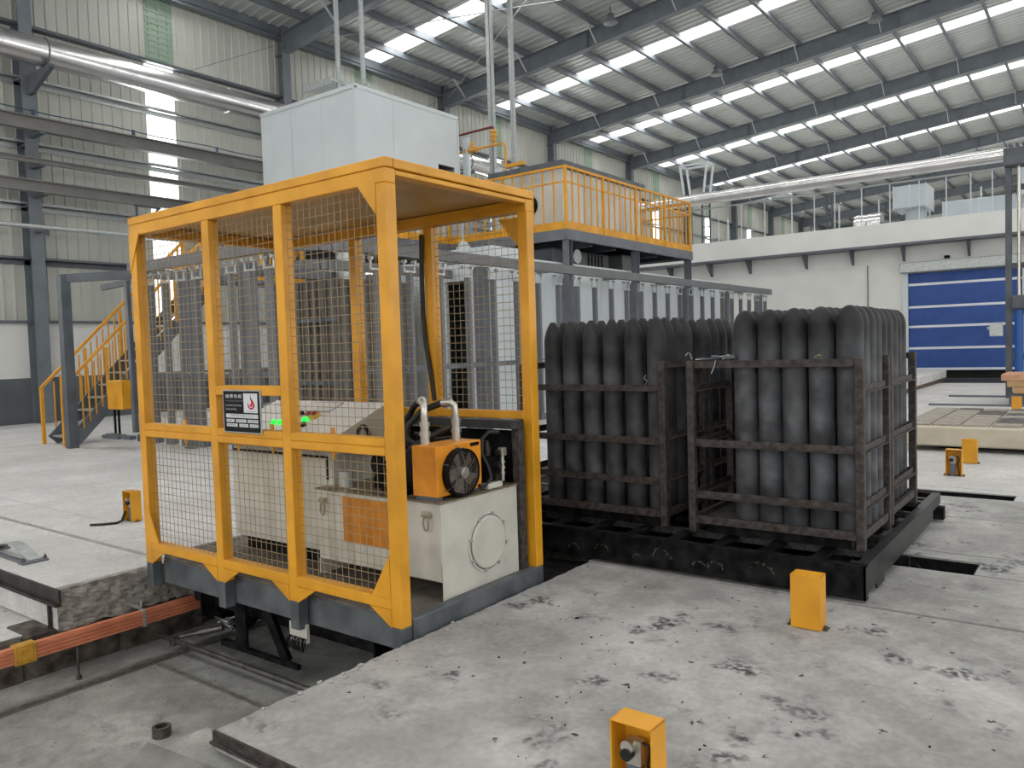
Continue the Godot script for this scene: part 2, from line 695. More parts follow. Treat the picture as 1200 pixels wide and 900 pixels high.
	mb.bb(-5.9, -2.6, -0.8, -0.58, -12.5, ZN)
	part("pit_floor", mb, pitm, f)
	mb = MB.new()
	for k in 16:
		var z = -2.4 - k * 0.64
		mb.cbox(V3(-5.78 + rng.randf_range(-0.03, 0.03), -0.44, z), V3(0.3, 0.34, 0.66), 0.03)
	for k in 12:
		mb.cbox(V3(-5.76 + rng.randf_range(-0.02, 0.02), -0.45, -1.76 + k * 0.64), V3(0.24, 0.33, 0.66), 0.02)
	part("pit_wall", mb, earth, f)
	mb = MB.new()
	mb.bb(-2.9, -2.7, -0.6, -0.29, -12.0, -1.83)
	part("pit_wall", mb, earth, f)

# ------------------------------------------------------------------ hall shell
# trapezoid ribbed sheet in the plane spanned by along (ribs side by side) and down the ribs
func ribbed(o: Vector3, along: Vector3, length: float, rib: Vector3, nrm: Vector3, pitch: float, h: float, rw: float) -> MB:
	var mb = MB.new()
	var u = along.normalized()
	var pts = [0.0]
	var hs = [0.0]
	var n = int(floor(length / pitch))
	for i in n:
		var c = (i + 0.5) * length / n
		for d in [[-rw, 0.0], [-rw * 0.55, h], [rw * 0.55, h], [rw, 0.0]]:
			pts.append(c + d[0])
			hs.append(d[1])
	pts.append(length)
	hs.append(0.0)
	for i in pts.size() - 1:
		var a: Vector3 = o + u * pts[i] + nrm * hs[i]
		var b: Vector3 = o + u * pts[i + 1] + nrm * hs[i + 1]
		mb.qo(a, b, b + rib, a + rib, nrm)
	# back of the sheet
	var bo = o - nrm * 0.04
	mb.qo(bo, bo + u * length, bo + u * length + rib, bo + rib, -nrm)
	mb.qo(o, o + u * length, bo + u * length, bo, -rib)
	mb.qo(o + rib, o + rib + u * length, bo + rib + u * length, bo + rib, rib)
	mb.qo(o, bo, bo + rib, o + rib, -u)
	mb.qo(o + u * length, bo + u * length, bo + u * length + rib, o + u * length + rib, u)
	return mb

func build_hall():
	var w = struct("wall_left")
	var mb = MB.new()
	mb.bb(-21.55, -21.28, -0.3, 1.12, ZF, ZN)
	part("grey_dado", mb, plaster, w)
	mb = MB.new()
	mb.bb(-21.55, -21.28, 1.12, 2.5, ZF, ZN)
	part("masonry_base", mb, paintwhite, w)
	mb = MB.new()
	mb.bb(-21.5, -21.2, 2.47, 2.54, ZF, ZN)
	part("sill_flashing", mb, grey, w)
	var green = mat("green tinted translucent sheet", Color(0.58, 0.655, 0.59), 0.4, 0.0, 0.06, 0.5)
	for k in range(-3, 9):
		var z0 = ZB - BAY * k
		# sheets either side of the translucent strip, upper and lower tier
		for seg in [[0.0, 3.2], [4.05, BAY]]:
			var ln: float = seg[1] - seg[0]
			part("cladding_sheet", ribbed(V3(XW, 2.52, z0 - seg[0]), V3(0, 0, -1), ln, V3(0, 7.3, 0), Vector3.RIGHT, 0.25, 0.024, 0.036), sheet, w)
			part("cladding_sheet", ribbed(V3(XW + 0.09, 9.74, z0 - seg[0]), V3(0, 0, -1), ln, V3(0, 2.55, 0), Vector3.RIGHT, 0.25, 0.024, 0.036), sheet, w)
		part("translucent_sheet", ribbed(V3(XW, 2.52, z0 - 3.2), V3(0, 0, -1), 0.85, V3(0, 7.3, 0), Vector3.RIGHT, 0.28, 0.02, 0.04), strip, w)
		var gs = ribbed(V3(XW + 0.09, 9.74, z0 - 3.2), V3(0, 0, -1), 0.85, V3(0, 2.55, 0), Vector3.RIGHT, 0.28, 0.02, 0.04)
		for j in 12:
			gs.bb(XW + 0.1, XW + 0.112, 9.85 + j * 0.16, 9.91 + j * 0.16, z0 - 4.02, z0 - 3.23)
		part("green_panel", gs, green, w)
		# column: H section with its flange to the hall
		mb = MB.new()
		mb.bb(XC - 0.03, XC, -0.05, 11.95, z0 - 0.15, z0 + 0.15)
		mb.bb(XC - 0.45, XC - 0.02, -0.05, 11.95, z0 - 0.012, z0 + 0.012)
		mb.bb(XC - 0.48, XC - 0.45, -0.05, 11.95, z0 - 0.15, z0 + 0.15)
		for y in [0.02, 5.3, 6.75, 8.35, 11.0]:
			mb.bb(XC - 0.45, XC - 0.02, y, y + 0.03, z0 - 0.14, z0 + 0.14)
		part("column", mb, frame, w)
	for y in [4.02, 5.36, 6.85, 8.4]:
		mb = MB.new()
		mb.bb(XW + 0.03, XW + 0.22, y - 0.012, y + 0.012, ZF, ZN)
		mb.bb(XW + 0.2, XW + 0.22, y - 0.012, y + 0.07, ZF, ZN)
		mb.bb(XW + 0.03, XW + 0.05, y - 0.12, y, ZF, ZN)
		part("girt", mb, galv if y > 5.0 else grey, w)
	mb = MB.new()
	mb.bb(XW + 0.02, XW + 0.26, 9.68, 9.75, ZF, ZN)
	part("girt", mb, darkgrey, w)
	mb = MB.new()
	mb.prof(MB.isec(0.5, 0.22, 0.02, 0.03), V3(-20.95, 11.72, ZF), V3(-20.95, 11.72, ZN))
	part("eave_beam", mb, frame, w)
	# thin cross bracing rods
	for k in [0, 1]:
		var z0 = ZB - BAY * k
		mb = MB.new()
		mb.cyl(V3(-21.0, 9.3, z0 - 3.6), V3(-21.0, 11.3, z0 - BAY + 0.2), 0.008, 6)
		part("brace_rod", mb, darkgrey, w)

	for side in ["wall_right", "wall_back", "wall_front"]:
		var o = struct(side)
		var lo = V3(XR, 0, ZF)
		var run = V3(0, 0, ZN - ZF)
		var th = V3(0.3, 0, 0)
		var mids = []
		if side == "wall_right":
			for k in 8: mids.append(ZB - BAY * k - 3.62 - ZF)
		elif side == "wall_back":
			lo = V3(-21.6, 0, ZN)
			run = V3(XR + 0.3 + 21.6, 0, 0)
			th = V3(0, 0, 0.3)
			for i in 5: mids.append(-15.0 + i * 8.0 + 21.6)
		else:
			lo = V3(-21.6, 0, ZF - 0.3)
			run = V3(XR + 0.3 + 21.6, 0, 0)
			th = V3(0, 0, 0.3)
		mids.sort()
		var u = run.normalized()
		var slab3 = func(m2, a0, a1, y0, y1, t0, t1):
			var p = lo + u * a0 + th * t0
			var q = lo + u * a1 + th * t1
			m2.bb(p.x, q.x, y0, y1, p.z, q.z)
		mb = MB.new()
		slab3.call(mb, 0.0, run.length(), -0.6, 2.6, 0.0, 1.0)
		part("masonry_base", mb, paintwhite, o)
		mb = MB.new()
		slab3.call(mb, 0.0, run.length(), 11.4, 14.8, 0.0, 1.0)
		part("cladding", mb, sheet, o)
		var from = 0.0
		for md in mids:
			mb = MB.new()
			slab3.call(mb, from, md - 0.85, 2.6, 11.4, 0.0, 1.0)
			part("cladding", mb, sheet, o)
			mb = MB.new()
			slab3.call(mb, md - 0.85, md + 0.85, 2.6, 11.4, 0.05, 0.6)
			part("translucent_sheet", mb, strip, o)
			from = md + 0.85
		mb = MB.new()
		slab3.call(mb, from, run.length(), 2.6, 11.4, 0.0, 1.0)
		part("cladding", mb, sheet, o)

	var c = struct("ceiling")
	for k in range(-3, 10):
		var z = ZB - BAY * k
		mb = MB.new()
		for s in 2:
			var xa = XC - 0.1 if s == 0 else XR
			var pa = V3(xa, roof_y(xa, 11.05) + 0.31, z)
			var pb = V3(RX, roof_y(RX, 11.05) + 0.31, z)
			mb.prof(MB.isec(0.62, 0.26, 0.02, 0.025), pa, pb)
			# stiffeners of the rafter web
			for i in 6:
				var t = (i + 0.6) / 6.0
				mb.box(pa.lerp(pb, t), V3(0.02, 0.58, 0.23))
		part("rafter", mb, frame, c)
		if k > -2 and k < 7:
			for i in 9:
				var x = -19.75 + 1.47 * (2 * i + (k & 1))
				if x > RX: continue
				for s in [1.0, -1.0]:
					mb = MB.new()
					mb.bar(V3(x, roof_y(x, 11.67), z + 0.8 * s), V3(x, roof_y(x, 11.09), z + 0.135 * s), 0.075, 0.014, Vector3.RIGHT)
					part("fly_brace", mb, brace, c)
	for i in 33:
		var x = -19.75 + 1.47 * (i - 1)
		if i == 0: x = -21.0
		var y = roof_y(x, 11.625)
		mb = MB.new()
		# Z purlin
		mb.bb(x - 0.012, x + 0.012, y, y + 0.25, ZF, ZN)
		mb.bb(x - 0.012, x + 0.1, y, y + 0.014, ZF, ZN)
		mb.bb(x - 0.08, x + 0.012, y + 0.238, y + 0.25, ZF, ZN)
		part("purlin", mb, frame, c)
	for k in range(-3, 9):
		var z0 = ZB - BAY * k
		for s in 2:
			var xa = -21.5 if s == 0 else XR + 0.3
			var a = V3(xa, roof_y(xa, 11.9), 0)
			var slope = V3(RX, roof_y(RX, 11.9), 0) - a
			for seg in [[0.0, 3.3], [4.25, BAY]]:
				part("roof_sheet", ribbed(a + V3(0, 0, z0 - seg[0]), V3(0, 0, -1), seg[1] - seg[0], slope, V3(0, -1, 0), 0.32, 0.03, 0.045), roofsheet, c)
			# translucent panels, one between each pair of purlins
			if s == 0:
				for i in 18:
					var x0 = -19.75 + 1.47 * (i - 1)
					var x1 = minf(x0 + 1.47, RX)
					mb = MB.new()
					mb.qo(V3(x0, roof_y(x0, 11.92), z0 - 3.3), V3(x1, roof_y(x1, 11.92), z0 - 3.3), V3(x1, roof_y(x1, 11.92), z0 - 4.25), V3(x0, roof_y(x0, 11.92), z0 - 4.25), Vector3.DOWN)
					mb.qo(V3(x0, roof_y(x0, 11.95), z0 - 3.3), V3(x1, roof_y(x1, 11.95), z0 - 3.3), V3(x1, roof_y(x1, 11.95), z0 - 4.25), V3(x0, roof_y(x0, 11.95), z0 - 4.25), Vector3.UP)
					part("skylight_panel", mb, strip, c)
			else:
				mb = MB.new()
				var u = V3(RX, roof_y(RX, 11.92), z0 - 3.3)
				var v = V3(XR, roof_y(XR, 11.92), z0 - 3.3)
				mb.qo(u, v, v + V3(0, 0, -0.95), u + V3(0, 0, -0.95), Vector3.DOWN)
				mb.qo(u + V3(0, 0.03, 0), v + V3(0, 0.03, 0), v + V3(0, 0.03, -0.95), u + V3(0, 0.03, -0.95), Vector3.UP)
				part("skylight_panel", mb, strip, c)
	# tie rods and sag wires under the roof
	for e in [[V3(-20.5, 11.3, -16.3), V3(-8.0, 12.45, -23.6)], [V3(-20.5, 11.3, -23.6), V3(-8.0, 12.45, -16.3)]]:
		mb = MB.new()
		mb.cyl(e[0], e[1], 0.013, 6)
		part("tie_rod", mb, galv, c)

	# high bay lamps below the purlins (not lit)
	var lampglass = mat("milky lamp bowl", Color(0.42, 0.44, 0.45), 0.35, 0.0, 0.03, 2.0)
	var names = ["small grey high bay lamp under the roof, beside the second rafter", "small grey high bay lamp before the third rafter's roof light", "small grey high bay lamp under the roof, farther right over the blue door"]
	var spots = [V3(-12.9, 11.9, -23.0), V3(-12.3, 11.75, -30.3), V3(-6.5, 12.1, -30.4)]
	for i in 3:
		var q: Vector3 = spots[i]
		q.y = roof_y(q.x, 11.2)
		thing("high_bay_lamp", names[i], "lamp", q, "high bay lamps")
		var o = get_child(get_child_count() - 1)
		mb = MB.new()
		mb.lathe(PackedVector2Array([Vector2(0.0, 0.3), Vector2(0.1, 0.29), Vector2(0.12, 0.1), Vector2(0.1, 0.1)]), q, 14)
		mb.cyl(q + V3(0, 0.28, 0), q + V3(0, 0.52, 0), 0.02, 6)
		part("housing", mb, darkgrey, o)
		mb = MB.new()
		mb.lathe(PackedVector2Array([Vector2(0.0, -0.05), Vector2(0.22, -0.03), Vector2(0.25, 0.0), Vector2(0.13, 0.16), Vector2(0.11, 0.2)]), q, 16)
		part("reflector", mb, lampglass, o)

# ------------------------------------------------------------------ white partition building with the blue door
func build_far_building():
	var Z = -30.0
	var w = struct("wall_far")
	var mb = MB.new()
	mb.bb(-16.0, -5.47, 0, 4.62, Z - 0.25, Z)
	mb.bb(-2.1, 9.0, 0, 4.62, Z - 0.25, Z)
	mb.bb(-5.47, -2.1, 3.62, 4.62, Z - 0.25, Z)
	mb.bb(-16.0, -15.75, 0, 4.62, -50, Z - 0.25)
	mb.bb(8.75, 9.0, 0, 4.62, -50, Z - 0.25)
	mb.bb(-16.0, 9.0, 0, 4.62, -50.2, -50)
	part("partition", mb, paintwhite, w)
	mb = MB.new()
	mb.bb(-16.0, 9.0, 4.64, 4.8, -50, Z)
	part("roof_deck", mb, paintwhite, w)
	mb = MB.new()
	mb.bb(-16.2, 9.2, 4.62, 5.33, Z, Z + 0.75)
	part("parapet", mb, paintwhite, w)
	mb = MB.new()
	mb.bb(-16.2, 9.2, 4.55, 4.62, Z + 0.002, Z + 0.74)
	part("soffit", mb, grey, w)
	for x in [-14.2, -12.5, -10.94, -8.82, -7.21, -5.55, -3.6, -1.7]:
		mb = MB.new()
		mb.extr(PackedVector2Array([Vector2(0, 0), Vector2(0.55, 0), Vector2(0.55, -0.06), Vector2(0.08, -0.5), Vector2(0, -0.5)]), V3(x - 0.03, 4.55, Z + 0.002), Vector3.BACK, Vector3.UP, V3(0.06, 0, 0))
		part("bracket", mb, darkgrey, w)
	mb = MB.new()
	mb.bb(-6.75, -6.72, 1.8, 4.0, Z + 0.002, Z + 0.03)
	part("conduit", mb, grey, w)
	mb = MB.new()
	mb.bb(-5.95, -5.65, 0.9, 2.0, Z + 0.002, Z + 0.12)
	part("switch_box", mb, galv, w)
	mb = MB.new()
	mb.cbox(V3(-4.25, 4.08, Z + 0.06), V3(0.16, 0.1, 0.12), 0.02)
	part("sensor", mb, black, w)

	var d = struct("door_1")
	var blue = mat("blue door fabric", Color(0.15, 0.30, 0.59), 0.55, 0.0, 0.08, 0.5)
	var lightband = mat("pale door stiffener", Color(0.86, 0.88, 0.92), 0.4, 0.0, 0.02, 1.0)
	var lvl = [0.33, 1.04, 1.78, 2.45, 3.22, 3.62]
	for i in 5:
		mb = MB.new()
		mb.bb(-5.45, -2.12, lvl[i] + 0.04, lvl[i + 1] - 0.02, Z - 0.1, Z - 0.06)
		part("door_panel", mb, blue, d)
	for i in 5:
		mb = MB.new()
		mb.bb(-5.46, -2.11, lvl[i] - 0.035, lvl[i] + 0.045, Z - 0.11, Z - 0.035)
		part("stiffener_bar", mb, lightband, d)
	mb = MB.new()
	mb.cbox(V3(-3.785, 3.8, Z + 0.16), V3(3.75, 0.34, 0.3), 0.02)
	part("roller_housing", mb, galv, d)
	mb = MB.new()
	mb.bb(-5.6, -5.44, 0, 3.63, Z, Z + 0.08)
	mb.bb(-2.13, -1.97, 0, 3.63, Z, Z + 0.08)
	part("guide_rail", mb, white, d)
	mb = MB.new()
	mb.bb(-5.47, -2.1, 0.0, 0.29, Z - 0.5, Z - 0.45)
	mb.bb(-5.3, -2.2, 0.002, 0.012, Z, -27.4)
	part("threshold", mb, mat("dark opening", Color(0.08, 0.1, 0.1), 0.7, 0, 0.1, 1.0), d)

	# things on the flat roof
	var duct_paint = mat("pale grey duct board", Color(0.76, 0.80, 0.83), 0.5, 0.0, 0.03, 0.4)
	var roofs = 4.8
	var list = [
		[-13.4, -11.5, 5.62, 0.9, -31.6, "long pale grey plant box at the left end of the white flat roof"],
		[-8.9, -7.6, 5.85, 0.9, -33.5, "low pale grey box in the middle of the white flat roof"],
		[-6.2, -5.15, 6.9, 0.8, -31.6, "raised square air handling duct on the white flat roof, highest of the boxes"],
		[-4.75, -2.55, 6.3, 1.2, -32.6, "long pale duct box right of the raised square one on the flat roof"],
		[-2.3, -1.3, 7.3, 1.2, -31.6, "pale grey box behind the lifting mast on the flat roof"],
	]
	for e in list:
		var x0: float = e[0]
		var x1: float = e[1]
		var top: float = e[2]
		var h: float = e[3]
		var zf: float = e[4]
		var o = thing("air_duct_box", e[5], "air duct", V3((x0 + x1) / 2, roofs, zf - 0.8), "duct boxes on the flat roof")
		mb = MB.new()
		mb.cbox(V3((x0 + x1) / 2, top - h / 2, zf - 0.8), V3(x1 - x0, h, 1.6), 0.02)
		part("casing", mb, duct_paint, o)
		var nf = 3
		for i in nf:
			var xx = lerpf(x0, x1, float(i) / (nf - 1))
			mb = MB.new()
			mb.bb(xx - 0.02, xx + 0.02, maxf(roofs + 0.005, top - h - 0.02), top + 0.02, zf - 1.62, zf + 0.02)
			part("flange", mb, white, o)
		if top - h > roofs + 0.02:
			mb = MB.new()
			mb.bb(x0 + 0.3, x0 + 0.9, roofs, top - h, zf - 1.2, zf - 0.5)
			part("riser", mb, duct_paint, o)
	var fan = thing("exhaust_fan", "shiny ribbed round fan housing lying on the white flat roof", "fan", V3(-7.0, roofs, -31.2))
	mb = MB.new()
	mb.lathe(PackedVector2Array([Vector2(0, 0), Vector2(0.4, 0), Vector2(0.42, 0.08), Vector2(0.4, 0.16), Vector2(0.4, 0.4), Vector2(0.42, 0.48), Vector2(0.4, 0.56), Vector2(0.4, 0.9), Vector2(0, 0.9)]), V3(-7.4, roofs + 0.75, -31.2), 24, Basis(Vector3.BACK, -PI / 2))
	part("housing", mb, duct, fan)
	mb = MB.new()
	mb.bb(-7.3, -7.2, roofs, roofs + 0.45, -31.4, -31.0)
	mb.bb(-6.7, -6.6, roofs, roofs + 0.45, -31.4, -31.0)
	part("foot", mb, grey, fan)
	mb = MB.new()
	mb.cyl(V3(-6.5, roofs + 0.7, -31.2), V3(-5.9, roofs + 0.7, -31.2), 0.15, 14)
	mb.cbox(V3(-6.0, roofs + 0.45, -31.2), V3(0.5, 0.5, 0.4), 0.03)
	part("motor", mb, grey, fan)
	# hanging rods that carry the roof of the white building
	var xs = [-13.9, -12.0, -11.1, -10.2, -9.2, -8.4, -7.7, -6.8, -5.9, -5.0, -4.2, -3.5, -2.9]
	var order = ["first", "second", "third", "fourth", "fifth", "sixth", "seventh", "eighth", "ninth", "tenth", "eleventh", "twelfth", "thirteenth"]
	for i in xs.size():
		var x: float = xs[i]
		var zz = -29.5
		mb = MB.new()
		mb.cyl(V3(x, 5.33, zz), V3(x, 6.65, zz), 0.02, 6)
		mb.bb(x - 0.08, x + 0.08, 5.332, 5.345, zz - 0.08, zz + 0.08)
		single("pipe_prop", mb, white, "thin white prop on the white parapet under the round duct, %s from the left" % order[i], "prop", V3(x, 5.33, zz), "props on the white parapet")
		if i % 2 == 0:
			mb = MB.new()
			mb.cyl(V3(x + 0.5, 4.8, -34.0), V3(x + 0.5, 6.9, -34.0), 0.03, 6)
			mb.bb(x + 0.42, x + 0.58, 4.802, 4.815, -34.08, -33.92)
			single("roof_prop", mb, white, "thin white prop farther back on the white flat roof, %s from the left" % order[i / 2], "prop", V3(x + 0.5, 4.8, -34.0), "props farther back on the flat roof")
	# ladder and double posts on the parapet
	var lad = thing("roof_ladder", "dark narrow ladder standing at the left end of the white flat roof", "ladder", V3(-12.55, 5.33, -29.6))
	for s in [-0.16, 0.16]:
		mb = MB.new()
		mb.bar(V3(-12.55 + s, 5.33, -29.6), V3(-12.55 + s, 6.9, -29.6), 0.05, 0.05)
		part("stile", mb, darkgrey, lad)
	for i in 4:
		mb = MB.new()
		mb.bar(V3(-12.71, 5.6 + i * 0.4, -29.6), V3(-12.39, 5.6 + i * 0.4, -29.6), 0.03, 0.03)
		part("rung", mb, darkgrey, lad)
	var dp = thing("twin_post", "pair of dark posts on the white parapet under the round duct", "post", V3(-7.9, 5.33, -29.6))
	for s in [-0.09, 0.09]:
		mb = MB.new()
		mb.bar(V3(-7.9 + s, 5.33, -29.6), V3(-7.9 + s, 6.6, -29.6), 0.06, 0.06)
		part("post", mb, darkgrey, dp)
	mb = MB.new()
	mb.bb(-8.02, -7.78, 5.7, 5.78, -29.64, -29.56)
	part("clamp", mb, darkgrey, dp)
	# round main duct across the front
	var rd = thing("round_duct", "long shiny round duct crossing above the white parapet", "duct", V3(-8, 7.0, -29.0))
	mb = MB.new()
	mb.cyl(V3(-19.4, 7.04, -29.3), V3(6, 7.04, -29.3), 0.215, 28)
	part("pipe", mb, duct, rd)
	for i in 25:
		mb = MB.new()
		mb.cyl(V3(-19.1 + i, 7.04, -29.3), V3(-19.06 + i, 7.04, -29.3), 0.221, 28)
		part("seam_band", mb, duct, rd)
	mb = MB.new()
	mb.cyl(V3(-13.5, 6.68, -29.5), V3(6, 6.68, -29.5), 0.03, 8)
	part("carrier_pipe", mb, galv, rd)
	# frame hung over the duct's left end
	var hf = thing("tube_frame", "white trapezoid tube frame hung above the left end of the round duct", "frame", V3(-12.6, 7.2, -29.0))
	for e in [[V3(-12.1, 8.3, -28.7), V3(-13.2, 8.3, -28.7)], [V3(-12.1, 8.3, -29.3), V3(-13.2, 8.3, -29.3)], [V3(-12.1, 8.3, -28.7), V3(-12.1, 8.3, -29.3)], [V3(-13.2, 8.3, -28.7), V3(-13.2, 8.3, -29.3)], [V3(-12.1, 8.3, -28.7), V3(-12.25, 7.2, -28.7)], [V3(-13.2, 8.3, -28.7), V3(-13.05, 7.2, -28.7)], [V3(-12.1, 8.3, -29.3), V3(-12.25, 7.2, -29.3)], [V3(-13.2, 8.3, -29.3), V3(-13.05, 7.2, -29.3)]]:
		mb = MB.new()
		mb.bar(e[0], e[1], 0.07, 0.07)
		part("tube", mb, white, hf)

# ------------------------------------------------------------------ service platform
const PY := 4.08
func railing(o: Node3D, a: Vector3, b: Vector3, nposts: int, per: int, h := 1.37, first := true, last := true):
	var mb = MB.new()
	mb.bar(a + V3(0, h, 0), b + V3(0, h, 0), 0.05, 0.05)
	part("top_rail", mb, yellow, o)
	mb = MB.new()
	mb.bar(a + V3(0, h * 0.76, 0), b + V3(0, h * 0.76, 0), 0.035, 0.035)
	part("mid_rail", mb, yellow, o)
	mb = MB.new()
	mb.bar(a + V3(0, 0.09, 0), b + V3(0, 0.09, 0), 0.012, 0.18)
	part("toe_board", mb, yellow, o)
	for i in nposts + 1:
		var p = a.lerp(b, float(i) / nposts)
		mb = MB.new()
		mb.bar(p, p + V3(0, h + 0.026, 0), 0.06, 0.06)
		if (i > 0 or first) and (i < nposts or last): part("rail_post", mb, yellow, o)
		if i < nposts:
			for k in range(1, per):
				var q = a.lerp(b, (i + float(k) / per) / nposts)
				mb = MB.new()
				mb.bar(q + V3(0, 0.15, 0), q + V3(0, h, 0), 0.028, 0.028)
				part("baluster", mb, yellow, o)

func build_platform():
	var o = thing("service_platform", "raised grey steel platform with yellow railings over the white oven", "platform", V3(-12, 0, -15.8))
	var mb = MB.new()
	var dark = mat("dark chequer deck", Color(0.16, 0.165, 0.175), 0.6, 0.3, 0.15, 1.0)
	mb.bb(-12.9, -9.52, PY - 0.08, PY, -21.2, -14.77)
	mb.bb(-16.4, -12.9, PY - 0.08, PY, -21.2, -11.82)
	part("deck_plate", mb, dark, o)
	# edge beams
	var c = MB.csec(0.23, 0.08, 0.01)
	var y = PY - 0.115
	for e in [[V3(-9.5, y, -14.7), V3(-9.5, y, -21.3)], [V3(-12.85, y, -14.75), V3(-9.55, y, -14.75)], [V3(-12.9, y, -11.8), V3(-12.9, y, -14.7)], [V3(-16.4, y, -11.8), V3(-12.95, y, -11.8)], [V3(-16.4, y, -21.25), V3(-9.55, y, -21.25)], [V3(-16.4, y, -11.85), V3(-16.4, y, -21.2)]]:
		mb = MB.new()
		mb.bar(e[0], e[1], 0.09, 0.23)
		part("edge_beam", mb, grey, o)
	for z in [-12.6, -15.9, -17.0, -19.2, -20.3]:
		mb = MB.new()
		mb.prof(MB.isec(0.2, 0.1, 0.01, 0.012), V3(-16.35 if z < -14 else -16.3, PY - 0.19, z), V3(-9.56 if z < -14.8 else -13.05, PY - 0.19, z))
		part("joist", mb, darkgrey, o)
	for e in [[-9.55, -14.85], [-9.55, -18.0], [-9.55, -21.15], [-13.35, -11.9], [-16.3, -11.9], [-16.3, -14.8], [-16.3, -21.15]]:
		mb = MB.new()
		mb.prof(MB.isec(0.16, 0.16, 0.012, 0.014), V3(e[0], 0, e[1]), V3(e[0], PY - 0.23, e[1]), Vector3.FORWARD)
		mb.bb(e[0] - 0.13, e[0] + 0.13, 0, 0.02, e[1] - 0.13, e[1] + 0.13)
		part("column", mb, grey, o)
	var r = Node3D.new()
	put_name(o, r, "guard_rail")
	railing(r, V3(-9.5, PY, -14.75), V3(-9.5, PY, -21.25), 4, 6)
	for e in [[V3(-9.535, PY, -14.75), V3(-12.93, PY, -14.75), 2, 6], [V3(-12.93, PY, -14.7), V3(-12.93, PY, -11.95), 2, 6], [V3(-9.535, PY, -21.25), V3(-13.0, PY, -21.25), 2, 6]]:
		var r2 = Node3D.new()
		put_name(o, r2, "guard_rail")
		railing(r2, e[0], e[1], e[2], e[3], 1.37, false)

	# cased machine standing on the platform
	var casing = mat("pale casing sheet", Color(0.84, 0.83, 0.80), 0.4, 0.1, 0.1, 0.35, 0.008)
	var g = thing("cased_machine", "tall galvanised machine casing with dark top frame behind the yellow railing", "machine", V3(-10.9, PY, -17.0))
	for i in 4:
		mb = MB.new()
		mb.bb(-11.95, -9.98, PY + 0.02, PY + 1.5, -15.35 - i * 0.95 - 0.93, -15.35 - i * 0.95)
		part("casing_panel", mb, casing, g)
	mb = MB.new()
	mb.bb(-12.05, -9.88, PY + 1.5, PY + 1.66, -19.25, -15.25)
	part("top_frame", mb, darkgrey, g)
	mb = MB.new()
	mb.lathe(PackedVector2Array([Vector2(0.0, 0.05), Vector2(0.2, 0.05), Vector2(0.24, 0.0)]), V3(-10.9, PY + 0.75, -15.33), 20, Basis(Vector3.RIGHT, PI / 2))
	part("fan_port", mb, black, g)

	# fans and ducting on the oven roof, under the platform
	var u = thing("circulation_fan", "dark fan casing on the oven roof in the shade under the platform", "fan", V3(-11, 3.35, -16.5))
	mb = MB.new()
	mb.cbox(V3(-11.1, 3.58, -16.6), V3(1.7, 0.44, 2.6), 0.03)
	part("casing", mb, darkgrey, u)
	mb = MB.new()
	mb.cyl(V3(-10.25, 3.6, -15.9), V3(-9.95, 3.6, -15.9), 0.17, 18)
	part("motor", mb, galv, u)
	mb = MB.new()
	for i in 5:
		mb.bb(-10.26, -10.2, 3.42, 3.76, -16.9 - i * 0.16, -16.84 - i * 0.16)
	part("cooling_fin", mb, steel, u)
	mb = MB.new()
	mb.cbox(V3(-10.7, 3.6, -18.6), V3(1.4, 0.44, 0.9), 0.02)
	single("duct_elbow", mb, mat("dull duct plate", Color(0.42, 0.44, 0.45), 0.5, 0.2, 0.1, 1.0), "dull grey square duct end under the platform beside the middle column", "duct", V3(-10.7, 3.36, -18.6))

